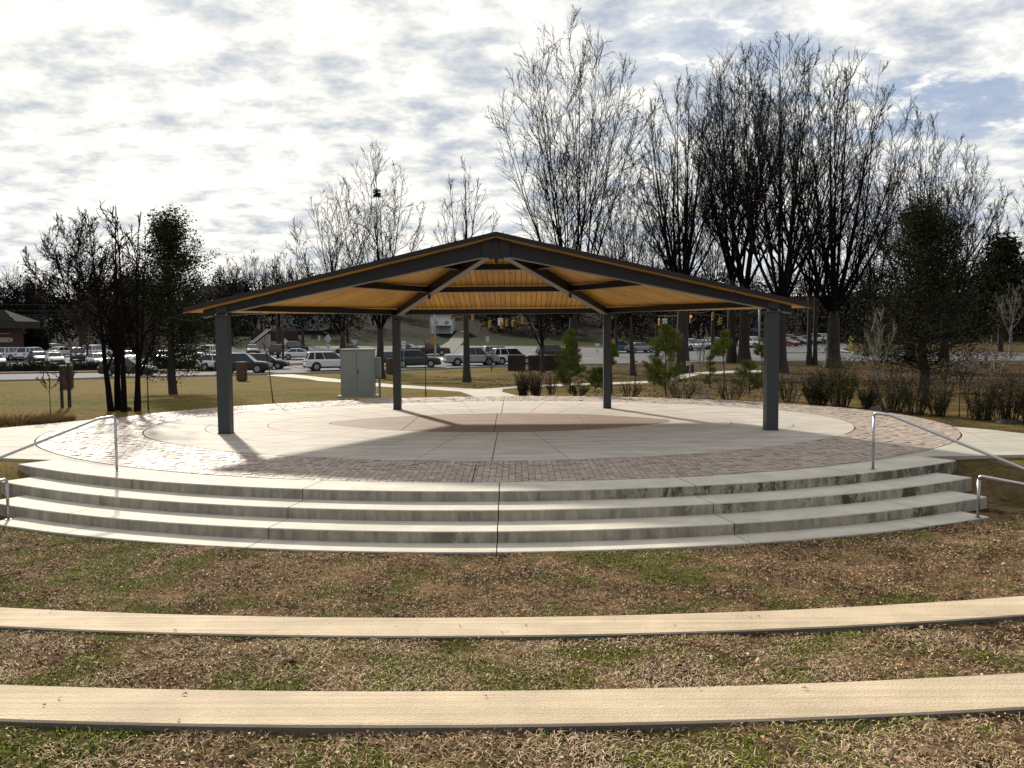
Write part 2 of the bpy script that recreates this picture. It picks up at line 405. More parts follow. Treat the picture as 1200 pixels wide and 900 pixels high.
# roads
ROAD_NEAR = [(-260, 449), (-60, 448), (0, 447), (50, 446), (100, 444.5), (160, 443), (250, 441), (330, 438.8), (400, 437.5), (440, 436), (500, 433.5), (560, 431.2), (620, 429.5),
             (680, 428), (740, 427), (800, 426), (850, 425), (900, 424.4), (1000, 424.2), (1200, 424), (1500, 423)]
ROAD_FAR = [(1500, 413.5), (1200, 414.5), (1000, 414.2), (985, 411), (1000, 403), (905, 402.5), (880, 406), (735, 408.5), (640, 406), (530, 405), (330, 406), (306, 409), (306, 434), (160, 436.5), (0, 438.8), (-260, 441)]
drape('road', pxpoly(ROAD_NEAR+ROAD_FAR), ASPH, .012)
LOT = [(-200, 438), (0, 434.5), (160, 432.5), (300, 430.5), (300, 409), (-200, 411)]
drape('parking_lot', pxpoly(LOT), ASPH, .008)
def strip(pts, w, m, off, name, thick=0, kind='structure'):
    pts = [gp(*p)[:2] if len(p) == 2 else p[:2] for p in pts]; l = []; r = []
    for i, p in enumerate(pts):
        a = np.array(pts[max(i-1, 0)]); b = np.array(pts[min(i+1, len(pts)-1)]); d = b-a; d = d/np.linalg.norm(d); n = np.array([-d[1], d[0]])
        l.append(tuple(np.array(p)+n*w/2)); r.append(tuple(np.array(p)-n*w/2))
    return drape(name, l+r[::-1], m, off, kind, thick)
strip(ROAD_NEAR, .18, CURB, .14, 'kerb', .25)
strip([(-260, 440), (0, 437.6), (160, 435.4), (300, 433)], 1.6, MULCH, .10, 'road_verge', .2)
strip([(985, 411), (1000, 414.2), (1200, 414.5), (1500, 413.5)], .3, CURB, .14, 'kerb', .25)
strip([(330, 427), (367, 425.5), (398, 424.5)], 3.2, MULCH, .12, 'traffic_island', .25)
strip([(325, 429), (367, 427.4), (400, 426)], .3, CURB, .15, 'kerb', .28)
strip([(895, 414), (975, 413), (1210, 416.8), (1300, 416.6)], .35, CURB, .13, 'traffic_island', .2)
for a, b in (((920, 417), (1200, 419.6)), ((508, 419), (545, 414.5)), ((720, 420), (890, 417.5)), ((520, 425), (700, 419.5))):
    strip([a, b], .16, PAINTW, .018, 'lane_line')
for i in range(9):
    a = gp(512+i*4.5, 421.5-i*.2); strip([(a[0], a[1]-1.5), (a[0], a[1])][::1] if False else [(512+i*4.5, 422-.2*i), (513.5+i*4.5, 419.5-.2*i)], .45, PAINTW, .018, 'crossing_stripe')
# driveway up the hill
dw = [(497, 416), (528, 416.5), (544, 398), (547, 388), (536, 388), (527, 398)]
drape('driveway', pxpoly(dw), mat('old_driveway', (.17, .16, .14), .9, (.13, .12, .10), .6, .3, 30, spec=.1), .05)
# walks
WALK = [(562, 467), (540, 459.5), (500, 456.4), (466, 454.8), (438.7, 452.8), (398.7, 448.3), (360, 444.2), (313, 440.2), (332, 437.6),
        (360, 440.6), (398.7, 444.8), (438, 448.8), (466.7, 451.2), (500, 453.2), (561, 456.3), (606.7, 452.9), (650, 450.6), (693, 449.3), (754.7, 447), (785, 442.3),
        (813, 436.7), (860, 434.5), (905, 434), (905, 436.2), (860, 437), (818, 439.2), (792, 445), (760, 449.2), (693, 451.4), (640, 453.5), (590, 456.2), (588, 459.5), (617, 467)]
drape('footpath', pxpoly(WALK), PATH, .02, thick=.12)

# side walks to the stage
def flat_poly(name, poly, m, z1, z0, parent=None, **kw):
    if sum(poly[i][0]*poly[(i+1) % len(poly)][1]-poly[(i+1) % len(poly)][0]*poly[i][1] for i in range(len(poly))) < 0: poly = poly[::-1]
    return MB().prism(poly, z0, z1).build(name, m, parent, **kw)
def outside_oval(edge_s, o, seg):
    return [oval_pt(s, o) for s in np.linspace(edge_s[0], edge_s[1], seg)]
# left walk meets the ring between two directions; same on the right
lw = pxpoly([(0, 536.5), (-140, 541), (-500, 568), (-500, 532), (-140, 511), (0, 501.5), (70, 495), (135, 489)], 0)
def meet(side):
    for t in np.linspace(0, 1, 400):
        s_ = (3.6+.9*t) % 4 if side < 0 else 1.4-.9*t
        p_ = oval_pt(s_, O2+.02)
        if math.hypot(p_[0]-SC[0], p_[1]-SC[1]) > SR[0]-.01 and p_[1] < 0: return t
    return .5
tm = meet(-1); arcL = [oval_pt((3.62+(.9*tm-.02)*t) % 4, O2+.02) for t in np.linspace(0, 1, 24)]
def step_arc(px_end, side):
    e = gp(px_end, 541, 0); a1 = math.atan2(e[0]-SC[0], SC[1]-e[1]); q = arcL[-1] if side < 0 else arcR[-1]; a0 = math.atan2(q[0]-SC[0], SC[1]-q[1])
    return [(SC[0]+(SR[0]+.002)*math.sin(a), SC[1]-(SR[0]+.002)*math.cos(a)) for a in np.linspace(a0, a1, 10)]
flat_poly('footpath', lw+arcL+step_arc(66, -1), PATH, -.004, -.12, kind='structure')
rw = pxpoly([(1700, 540), (1340, 519), (1200, 507.7), (1160, 503.2), (1115, 499.5)], 0)
tm = meet(1); arcR = [oval_pt(1.38-(.9*tm-.02)*t, O2+.02) for t in np.linspace(0, 1, 24)]
flat_poly('footpath', rw+arcR+step_arc(1112, 1)+pxpoly([(1200, 532.5), (1340, 540), (1700, 572)], 0), PATH, -.004, -.12, kind='structure')

# ------------------------------------------------------------------ the stage floor
bedding = flat_poly('paving_bed', [p if not (p[1] < 0 and math.hypot(p[0]-SC[0], p[1]-SC[1]) > SR[0]) else (SC[0]+(p[0]-SC[0])*SR[0]/math.hypot(p[0]-SC[0], p[1]-SC[1]), SC[1]+(p[1]-SC[1])*SR[0]/math.hypot(p[0]-SC[0], p[1]-SC[1])) for p in oval_poly(O2)], BED, -.018, -.30, kind='structure')
stage = link('stage_floor', None, None, kind='structure')
G = .008
def slab(s0, s1, o0, o1, m, z=0., th=.09, name='floor_slab', inset=G):
    n = max(3, int(abs(s1-s0)*14)+2); ss = np.linspace(s0, s1, n)
    outer = [oval_pt(s, o1-inset) for s in ss]; inner = [oval_pt(s, o0+inset) for s in ss][::-1]
    def pull(a, b):   # shorten side edges so that a joint stays open
        return a
    poly = outer+inner
    c = np.mean(poly, 0)
    # side joints: move the four end points sideways
    def tang(s, sg):
        p, nn = oval_n(s); return np.array([-nn[1], nn[0]])*sg*inset
    for i in (0, len(poly)-1): poly[i] = tuple(np.array(poly[i])+tang(s0, 1))
    for i in (n-1, n): poly[i] = tuple(np.array(poly[i])+tang(s1-1e-6, -1))
    if sum(poly[i][0]*poly[(i+1) % len(poly)][1]-poly[(i+1) % len(poly)][0]*poly[i][1] for i in range(len(poly))) < 0: poly = poly[::-1]
    return MB().prism(poly, z-th, z).build(name, m, stage)
sb = []
NA = 12
for i in range(4):
    n = NA if i % 2 == 0 else 5
    sb += [i+j/n for j in range(n)]
sb.append(4.)
RINGS = [0, 1.5, 2.95, O1-.012]
for a, b in zip(sb[:-1], sb[1:]):
    for r0, r1 in zip(RINGS[:-1], RINGS[1:]): slab(a, b, r0, r1, CONC)
# the brown centre, cut by three joints
def clip_line(poly, p, n, keep=1):
    o = []
    for i in range(len(poly)):
        a, b = np.array(poly[i]), np.array(poly[(i+1) % len(poly)]); da, db = keep*((a-p)@n), keep*((b-p)@n)
        if da >= 0: o.append(tuple(a))
        if (da >= 0) != (db >= 0): t = da/(da-db); o.append(tuple(a+t*(b-a)))
    return o
base = oval_poly(-.012, 30)
cuts = []
for (x0, y0), (x1, y1) in (((472, 503), (492, 487)), ((579, 505), (583, 484)), ((691, 502), (675, 485))):
    p = gp(x0, y0, 0)[:2]; q = gp(x1, y1, 0)[:2]; d = (q-p)/np.linalg.norm(q-p); cuts.append((p, np.array([d[1], -d[0]])))
for i in range(4):
    poly = base
    if i > 0: poly = clip_line(poly, cuts[i-1][0]+cuts[i-1][1]*G, cuts[i-1][1], 1)
    if i < 3: poly = clip_line(poly, cuts[i][0]-cuts[i][1]*G, cuts[i][1], -1)
    MB().prism(poly, -.09, 0).build('floor_slab', BROWN, stage)

# clay pavers in herringbone
def clip_sd(poly, fn, lim, inside=True):
    o = []; sg = 1 if inside else -1
    ds = [sg*(lim-fn(*p)) for p in poly]
    for i in range(len(poly)):
        a, b = poly[i], poly[(i+1) % len(poly)]; da, db = ds[i], ds[(i+1) % len(poly)]
        if da >= 0: o.append(a)
        if (da >= 0) != (db >= 0): t = da/(da-db); o.append((a[0]+t*(b[0]-a[0]), a[1]+t*(b[1]-a[1])))
    return o
U_, JN = .104, .010
bricks = []
step_sd = lambda x, y: math.hypot(x-SC[0], y-SC[1])
joint_lines = []
for px0, py0, px1, py1 in ((575, 505, 553, 565.5), (652, 543, 672, 555)):
    p = gp(px0, py0, 0)[:2]; q = gp(px1, py1, 0)[:2]; d = (q-p)/np.linalg.norm(q-p); joint_lines.append((p, np.array([d[1], -d[0]])))
for iy in range(-70, 110):
    for ix in range(-115, 116):
        s = (ix-iy) % 4
        if s == 0: x0, y0, x1, y1 = ix, iy, ix+2, iy+1
        elif s == 3: x0, y0, x1, y1 = ix, iy, ix+1, iy+2
        else: continue
        x0, y0, x1, y1 = x0*U_+JN/2, y0*U_+JN/2, x1*U_-JN/2, y1*U_-JN/2
        cx, cy = (x0+x1)/2, (y0+y1)/2; sd = oval_sd(cx, cy)
        if sd > O2+.1 or sd < O1-.12 or step_sd(cx, cy) > SR[0]+.15 and cy < -3: continue
        q = [(x0, y0), (x1, y0), (x1, y1), (x0, y1)]
        if sd > O2-.25: q = clip_sd(q, oval_sd, O2-.015, True)
        if sd < O1+.25 and len(q) > 2: q = clip_sd(q, oval_sd, O1+.012, False)
        if cy < -3 and len(q) > 2 and step_sd(cx, cy) > SR[0]-.3: q = clip_sd(q, step_sd, SR[0]-.006, True)
        if len(q) < 3: continue
        ar = abs(sum(q[i][0]*q[(i+1) % len(q)][1]-q[(i+1) % len(q)][0]*q[i][1] for i in range(len(q))))/2
        if ar < .0006: continue
        bricks.append((math.hypot(cx-CAM[0], cy-CAM[1]), q, random.uniform(-.0022, .0022)))
bricks.sort(key=lambda b: b[0])
rest = MB(); shared = {}
for i, (d, q, dz) in enumerate(bricks):
    if i < 300:
        c = np.mean(q, 0); loc = [(p[0]-c[0], p[1]-c[1]) for p in q]; key = tuple(round(t, 4) for p in loc for t in p)
        if key not in shared: shared[key] = MB().prism(loc, -.05, 0).mesh('brick', PAV)
        bo = link('brick', shared[key], stage, (c[0], c[1], dz)); bo.rotation_euler = (random.gauss(0, .028), random.gauss(0, .028), 0)
    else:
        tx, ty = random.gauss(0, .028), random.gauss(0, .028); tz = [dz+(p_[0]-q[0][0])*tx+(p_[1]-q[0][1])*ty for p_ in q]; rest.prism(q, [z_-.04 for z_ in tz], tz)
rest.build('brick_paving', PAV, stage, kind='stuff')
# the dark sealed joint that runs on through the pavers to the steps
p, q = gp(558.5, 543.5, 0), gp(553, 565.3, 0)
MB().beam((p[0], p[1], .004), (q[0], q[1], .004), .018, .01).build('joint_seal', BED, stage)
# slot drain lines round the slabs
def ring_strip(o0, o1, z, m, name, parent):
    a = oval_poly(o0); b = oval_poly(o1); n = len(a)
    v = [(p[0], p[1], z) for p in a]+[(p[0], p[1], z) for p in b]
    f = [(i, (i+1) % n, n+(i+1) % n, n+i) for i in range(n)]
    return link(name, mesh(name, v, [q[::-1] for q in f], m), parent)

# ------------------------------------------------------------------ steps
steps = thing('stage_steps', 'broad curved concrete steps with mildewed risers in front of the paved stage', 'steps')
ENDS = [((45, 541), (1133, 541)), ((24, 561), (1143, 560)), ((14, 583), (1157, 582)), ((0, 610), (1162, 606))]
TOPS = [0, -.15, -.30, -.45]
JPX = [(163, 355, 585, 820, 1006.7), (128, 336.7, 584, 840, 1040.7), (88, 313, 583, 863, 1077.7), (70, 290, 582, 882, 1095)]
NPY = [(560, 572.7, 574.3, 570.7, 555.7), (578.3, 595, 597.3, 591.7, 575), (600, 619.3, 621, 614.3, 596), (626, 641, 646.3, 637.3, 618)]
def ang(px, py, z):
    p = gp(px, py, z); return math.atan2(p[0]-SC[0], SC[1]-p[1])
for lv in range(4):
    ri, ro = SR[lv], SR[lv+1]; z = TOPS[lv]
    a = [ang(*ENDS[lv][0], z)]+[ang(x, y, z) for x, y in zip(JPX[lv], NPY[lv])]+[ang(*ENDS[lv][1], z)]
    for a0, a1 in zip(a[:-1], a[1:]):
        g = .007; n = 14; ri_ = ri+.004 if lv else ri+.004
        aa = np.linspace(a0+g/ro, a1-g/ro, n)
        ri_ = ri if lv == 0 else ri-.12
        ztop = z
        zb = z-(.26 if lv < 3 else .2)
        def P_(r, t): return (SC[0]+r*math.sin(t), SC[1]-r*math.cos(t))
        bv = .012
        outer = [P_(ro, t) for t in aa]; outb = [P_(ro-bv, t) for t in aa]; inner = [P_(ri_, t) for t in aa]
        v = [(p[0], p[1], zb) for p in outer]+[(p[0], p[1], ztop-bv) for p in outer]+[(p[0], p[1], ztop) for p in outb]+[(p[0], p[1], ztop) for p in inner]+[(p[0], p[1], zb) for p in inner]
        f = []
        for i in range(n-1):
            for k in range(4): f.append((k*n+i, k*n+i+1, (k+1)*n+i+1, (k+1)*n+i))
        f.append((0, n, 2*n, 3*n, 4*n)); f.append(tuple(k*n+n-1 for k in range(4, -1, -1)))
        # the step behind sits on this one: treads are cut at its riser
        if lv: pass
        link('step_slab', mesh('step_slab', v, f, STEP), steps)

# ------------------------------------------------------------------ seat terraces
for k, (r0, r1, z) in enumerate(TR):
    n = 90; aa = np.linspace(-.62, .62, n); v = []; bv = .01
    prof = [(r0, -.9), (r0, z-bv), (r0+bv, z), (r1-bv, z), (r1, z-bv), (r1, -.9)]
    for r, zz in prof: v += [(TC_[0]+r*math.sin(t), TC_[1]-r*math.cos(t), zz) for t in aa]
    f = [(j*n+i, (j+1)*n+i, (j+1)*n+i+1, j*n+i+1) for j in range(5) for i in range(n-1)]
    f += [tuple(j*n for j in range(5, -1, -1)), tuple(j*n+n-1 for j in range(6))]
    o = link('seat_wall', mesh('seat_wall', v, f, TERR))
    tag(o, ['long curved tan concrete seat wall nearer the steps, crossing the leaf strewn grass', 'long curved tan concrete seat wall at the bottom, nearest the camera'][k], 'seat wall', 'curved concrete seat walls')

# ------------------------------------------------------------------ litter, straw and grass in the near strips
def near_pts(n, xr=(-11.5, 12)):
    y_ = 0; x = RNG.uniform(*xr, n); y = -16.4+10.8*RNG.random(n)**1.6
    r1 = np.hypot(x-SC[0], y-SC[1]); r2 = np.hypot(x-TC_[0], y-TC_[1]); t = np.abs(np.arctan2(x, SC[1]-y))
    ok = (r1 > 15.37) | ((t > .625+.02*(r1-13)) & (r1 > 12.9))
    for a, b, _ in TR: ok &= (r2 < a-.01) | (r2 > b+.012)
    vis = np.abs(x-CAM[0]) < (y-CAM[1])*.68+.5
    ok &= vis; return x[ok], y[ok]
def quads(x, y, z, L, Wd, yaw, tilt, roll):
    n = len(x); u = np.stack([np.cos(yaw)*np.cos(tilt), np.sin(yaw)*np.cos(tilt), np.sin(tilt)], -1)
    w = np.stack([-np.sin(yaw)*np.cos(roll), np.cos(yaw)*np.cos(roll), np.sin(roll)], -1)
    c = np.stack([x, y, z], -1); L = L[:, None]; Wd = Wd[:, None]
    up = np.cross(u, w)*L*.18
    p0 = c-u*L/2; p1 = c-w*Wd/2+up; p2 = c+u*L/2; p3 = c+w*Wd/2+up
    v = np.stack([p0, p1, p2, p3], 1).reshape(-1, 3); i = np.arange(n)*4
    f = np.concatenate([np.stack([i, i+1, i+2], -1), np.stack([i, i+2, i+3], -1)]); return v, f
def blades(x, y, z, h, w, lean, yaw):
    n = len(x); d = np.stack([np.cos(yaw), np.sin(yaw)], -1); pr = np.stack([-d[:, 1], d[:, 0]], -1)*w[:, None]/2
    b = np.stack([x, y], -1); z = z-.01
    v0 = np.c_[b-pr, z]; v1 = np.c_[b+pr, z]; mid = b+d*(lean*h*.4)[:, None]; zm = z+h*.6
    v2 = np.c_[mid+pr*.7, zm]; v3 = np.c_[mid-pr*.7, zm]; v4 = np.c_[b+d*(lean*h)[:, None], z+h*np.cos(np.clip(lean, 0, 1.3)*.8)]
    v = np.stack([v0, v1, v2, v3, v4], 1).reshape(-1, 3); i = np.arange(n)*5
    f = np.concatenate([np.stack([i, i+1, i+2], -1), np.stack([i, i+2, i+3], -1), np.stack([i+3, i+2, i+4], -1)]); return v, f
def U(a, b, n): return RNG.uniform(a, b, n)
x, y = near_pts(400000); g = green(x, y)
den = np.clip((fbm(x, y, 2.2, 21, 4)-.5)*2.6+.5, 0, 1.2)
near_w = np.clip((-12.5-y)*2, 0, 1)     # fewer fallen leaves and more straw on the upper terraces
k = RNG.random(len(x)) < np.clip((1-.75*g)*(.35+1.0*den)*(1-.55*near_w), 0, 1); x, y = x[k], y[k]; n = len(x)
v, f = quads(x, y, ground_z(x, y)+U(.0, .022, n), np.exp(RNG.normal(-3.6, .4, n)), np.exp(RNG.normal(-4.25, .35, n)), U(0, 2*PI, n), RNG.normal(0, .35, n), RNG.normal(0, .45, n))
link('leaf_litter', mesh('leaf_litter', v, f, LITTER), kind='stuff')
x, y = near_pts(2600); n = len(x)
v, f = quads(x, y, ground_z(x, y)+U(.012, .035, n), U(.02, .042, n), U(.01, .024, n), U(0, 2*PI, n), RNG.normal(0, .3, n), RNG.normal(0, .4, n))
link('pale_fallen_leaves', mesh('pale_leaves', v, f, LITTERP), kind='stuff')
x = U(-7, 8, 1400); y = U(-15.6, -11, 1400); r2 = np.hypot(x-TC_[0], y-TC_[1])
kk = ((r2 > TR[0][0]+.03) & (r2 < TR[0][1]-.03)) | ((r2 > TR[1][0]+.03) & (r2 < TR[1][1]-.03)); kk &= RNG.random(1400) < .22; x, y, r2 = x[kk], y[kk], r2[kk]; n = len(x)
v, f = quads(x, y, np.where(r2 > 25.5, TR[1][2], TR[0][2])+.007, U(.015, .045, n), U(.008, .025, n), U(0, 2*PI, n), RNG.normal(0, .12, n), RNG.normal(0, .15, n))
link('fallen_leaves', mesh('fallen_leaves', v, f, LITTER), kind='stuff')
x, y = near_pts(900000); g = np.clip(green(x, y)*np.clip((fbm(x, y, 7, 44, 3)-.25)*5, .2, 1)+.05, 0, 1); k = (RNG.random(len(x)) < g) ; x, y = x[k], y[k]; n = len(x)
v, f = blades(x, y, ground_z(x, y), U(.012, .042, n), U(.005, .011, n), U(.3, 1.6, n), U(0, 2*PI, n))
link('green_grass', mesh('green_grass', v, f, GRASSB), kind='stuff')
x, y = near_pts(800000); g = green(x, y); nw = np.clip((-12.5-y)*2, .30, 1); k = RNG.random(len(x)) < (1-.55*g)*nw*np.clip((fbm(x, y, 3, 61, 3)-.32)*4, .25, 1.3); x, y = x[k], y[k]; n = len(x)
v, f = blades(x, y, ground_z(x, y)+.004, U(.015, .040, n), U(.0035, .007, n), U(.9, 2.4, n), U(0, 2*PI, n))
link('dry_grass', mesh('dry_grass', v, f, STRAW), kind='stuff')
# grass fringe and leaves on the lawn behind the stage
x = U(-34, 34, 100000); y = -6+24*RNG.random(100000)**1.3
sdv = 0; ok = np.array([oval_sd(a, b) > O2+.05 for a, b in zip(x, y)]) & (np.abs(x-CAM[0]) < (y-CAM[1])*.65)
lwp = np.array([(p[0], p[1]) for p in pxpoly(WALK)])
def inpoly(px, py, poly):
    c = np.zeros(len(px), bool); n = len(poly)
    for i in range(n):
        x0, y0 = poly[i]; x1, y1 = poly[(i+1) % n]
        m_ = ((y0 > py) != (y1 > py)); t = (x1-x0)*(py-y0)/((y1-y0) if y1 != y0 else 1e-9)+x0; c ^= m_ & (px < t)
    return c
ok &= ~inpoly(x, y, lwp) & ~inpoly(x, y, lw+arcL+pxpoly([(66, 536)], 0)) & ~inpoly(x, y, rw+arcR+pxpoly([(1108, 536), (1200, 532), (1340, 530)], 0)) & (y > -5.4+0*x) 
x, y = x[ok], y[ok]; n = len(x); zz = ground_z(x, y)
v, f = blades(x, y, zz, U(.02, .055, n), U(.006, .013, n), U(.3, 1.3, n), U(0, 2*PI, n))
LAWNB = leafmat('lawn_blade', (.15, .12, .028), (.22, .155, .05), .4)
link('lawn_grass', mesh('lawn_grass', v, f, LAWNB), kind='stuff')
x = U(-6, 45, 34000); y = U(9, 55, 34000); ok = np.array([oval_sd(a, b) > O2+.3 for a, b in zip(x, y)]) & ~inpoly(x, y, lwp)
ok &= (fbm(x, y, .12, 31, 3)+np.clip(x/60, -.1, .3)) > .52
x, y = x[ok], y[ok]; n = len(x)
v, f = quads(x, y, ground_z(x, y)+.02, U(.05, .12, n), U(.03, .08, n), U(0, 2*PI, n), RNG.normal(0, .4, n), RNG.normal(0, .5, n))
link('lawn_leaves', mesh('lawn_leaves', v, f, mat('lawn_leaf', (.13, .08, .045), .8, (.22, .145, .09), 3, isl=.6, spec=.15)), kind='stuff')

# ------------------------------------------------------------------ pavilion
pav = thing('pavilion', 'open half-hexagon steel pavilion with dark roof and golden board ceiling standing on the stage', 'pavilion')
RC, YB = 6.2, 5.81
COLS = [(-RC, 0), (RC, 0), (-3.1, YB), (3.1, YB)]
YF = -.26
APT = Vector((0, YF, 4.47)); CR = 6.97
ROOF = [Vector((-CR, YF, 2.84)), Vector((-3.49, 6.55, 2.93)), Vector((3.49, 6.55, 2.93)), Vector((CR, YF, 2.84))]
TH_R = .085
for i in range(3):
    B, Cc = ROOF[i], ROOF[i+1]; A = APT
    nrm = (Cc-B).cross(A-B).normalized()
    if nrm.z < 0: nrm = -nrm
    u = (Cc-B).normalized(); L = (Cc-B).length; vv = nrm.cross(u); 
    if vv.dot(A-B) < 0: vv = -vv
    ua = (A-B).dot(u); va = (A-B).dot(vv)
    def pt(a, b, h): return B+u*a+vv*b-nrm*h
    # shingle courses, each lapping the one below
    mb = MB(); nc = 22
    for c in range(nc):
        t0, t1 = c/nc, min((c+1.15)/nc, 1); b0, b1 = va*t0, va*t1
        l0, r0 = ua*t0, L+(ua-L)*t0; l1, r1 = ua*t1, L+(ua-L)*t1
        top = [pt(l0, b0, -.018), pt(r0, b0, -.018), pt(r1, b1, -.004), pt(l1, b1, -.004)]; bot = [pt(l0, b0, .012), pt(r0, b0, .012), pt(r1, b1, .012), pt(l1, b1, .012)]
        mb.add(bot+top, [(3, 2, 1, 0), (4, 5, 6, 7), (0, 1, 5, 4), (1, 2, 6, 5), (2, 3, 7, 6), (3, 0, 4, 7)])
    panel = mb.build('roof_panel', SHING, pav)
    deck = MB().add([pt(0, 0, .014), pt(L, 0, .014), pt(ua, va, .014), pt(0, 0, .07), pt(L, 0, .07), pt(ua, va, .07)], [(0, 2, 1), (3, 4, 5), (0, 1, 4, 3), (1, 2, 5, 4), (2, 0, 3, 5)]).build('roof_deck', STEEL2, pav)
    # tongue and groove boards under the deck
    w = .145; nb = int(L/w)+1
    for j in range(nb):
        a0, a1 = j*w+.007, min((j+1)*w-.007, L)
        if a1 <= a0: continue
        poly = [(a0, 0), (a1, 0), (a1, va), (a0, va)]
        poly = clip_sd(poly, lambda x, y: y*ua-x*va, 0, True)          # right of the left hip
        poly = clip_sd(poly, lambda x, y: (x-L)*va-y*(ua-L), 0, True)
        if len(poly) < 3: continue
        h0 = .072; n = len(poly); h1 = .072+.022+random.uniform(0, .003)
        v = [pt(a, b, h0) for a, b in poly]+[pt(a, b, h1) for a, b in poly]
        fs = [tuple(range(n)), tuple(range(2*n-1, n-1, -1))]+[(i2, n+i2, n+(i2+1) % n, (i2+1) % n) for i2 in range(n)]
        MB().add(v, fs).build('plank', WOOD, deck)
    # eave fascia
    MB().beam(B+Vector((0, 0, .01)), Cc+Vector((0, 0, .01)), .035, .11).build('eave_fascia', STEEL2, pav)
# front gable fascia: dark metal above, a strip of gold wood below
for sx in (-1, 1):
    a = Vector((0, YF-.02, 4.485)); b = Vector((sx*(CR+.02), YF-.02, 2.855))
    MB().beam(a, b, .04, .105).build('gable_fascia', SHING, pav)
    MB().beam(a-Vector((0, -.012, .106)), b-Vector((0, -.012, .106)), .05, .022).build('wood_trim', mat('stained_trim', (.30, .135, .018), .6), pav)
def deckz(t): return 4.47-.235*(t*RC)-.10        # underside of the boards along a hip, t = 0 at the hub, 1 at the columns
hub = Vector((0, 0, 0))
for i, (cx, cy) in enumerate(COLS):
    d = Vector((cx, cy, 0)); front = i < 2
    dd = d.normalized()
    p0 = Vector((0, 0, deckz(0)-.03))+dd*.12; p1 = Vector((cx, cy, deckz(1)-.0))+dd*(.42 if front else .3)
    p1.z = p0.z+(deckz(1)-.0-p0.z)*((p1.xy-p0.xy).length/((d.length)-.12))
    mb = MB(); w = .14 if front else .12
    if front: mb.beam(p0, p1, w, .36, .17)
    else: mb.beam(p0, p1, w, .30, .16)
    mb.build('front_rafter' if front else 'hip_rafter', STEEL2, pav)
    # flange under the rafter; its pale colour paints in light bounced off the floor
    mb = MB(); off0 = .36 if front else .30; off1 = .17 if front else .16
    mb.beam(p0-Vector((0, 0, off0)), p1-Vector((0, 0, off1)), w+.06, .018)
    mb.build('rafter_flange', mat('rafter_flange_bounce', (.12, .115, .105), .45, spec=.6), pav)
# hub
mb = MB(); mb.tube([(0, 0, 3.90), (0, 0, deckz(0)+.02)], .2, 6); mb.build('hub', STEEL2, pav)
MB().tube([(0, -.05, 3.80), (0, -.05, 3.905)], [.02, .05], 10).build('hub_bolt', STEEL2, pav)
MB().box((0, -.13, 4.12), (.62, .03, .40)).build('hub_plate', STEEL2, pav)
# purlins between hips
FL = MATS['rafter_flange_bounce']  # purlin flanges carry the same painted-in floor bounce
for i, j in ((0, 2), (2, 3), (3, 1)):
    for t, h in ((.30, .13), (.61, .13), (1.0, .135)):
        a = Vector((COLS[i][0]*t, COLS[i][1]*t, 0)); b = Vector((COLS[j][0]*t, COLS[j][1]*t, 0))
        za = deckz(t)-.005 if t < 1 else 2.945
        a.z = b.z = za; s_ = (b-a).normalized()*.06; a += s_; b -= s_
        q = MB().beam(a, b, .09, h).build('purlin' if t < 1 else 'eave_beam', STEEL2, pav)
        MB().beam(a-Vector((0, 0, h)), b-Vector((0, 0, h)), .13, .014).build('purlin_flange', FL, q)
        if t < 1:
            for e, sg in ((a, 1), (b, -1)):
                pass
for i, (cx, cy) in enumerate(COLS):
    w = .27 if i < 2 else .22; rz = 0 if i < 2 else (PI/3 if cx > 0 else -PI/3)*0
    ztop = 2.66 if i < 2 else 2.78
    col = MB().box((cx, cy, ztop/2+.01), (w, w, ztop-.02), rz).build('column', COLM, pav)
    MB().box((cx, cy, .012), (w+.02, w+.02, .02), rz).build('base_plate', STEEL, col)
    if i < 2:
        MB().box((cx, cy, 2.675), (w+.10, w+.08, .03), rz).build('cap_plate', COLM, col)
        st = MB().box((cx, cy, 2.79), (w-.03, .2, .20), rz).build('column_head', STEEL, col)
        mb = MB()
        for bx in (-.12, .12): mb.tube([(cx+bx, cy-.12, 2.69), (cx+bx, cy-.12, 2.72)], .015, 6)
        mb.build('bolts', STAIN, col)
    else:
        MB().box((cx, cy, 2.86), (w-.05, w-.05, .16), rz).build('column_head', STEEL2, col)
        MB().tube([(cx+(.0), cy-w/2, 2.62), (cx, cy-w/2-.07, 2.60)], .05, 10).build('spotlight', STEEL, col)
# conduit clamp knobs on the hip rafters
for sx in (-1, 1):
    MB().box((sx*3.1*.61-sx*.02, YB*.61-.12, deckz(.61)-.27), (.07, .05, .10)).build('bracket', STEEL2, pav)

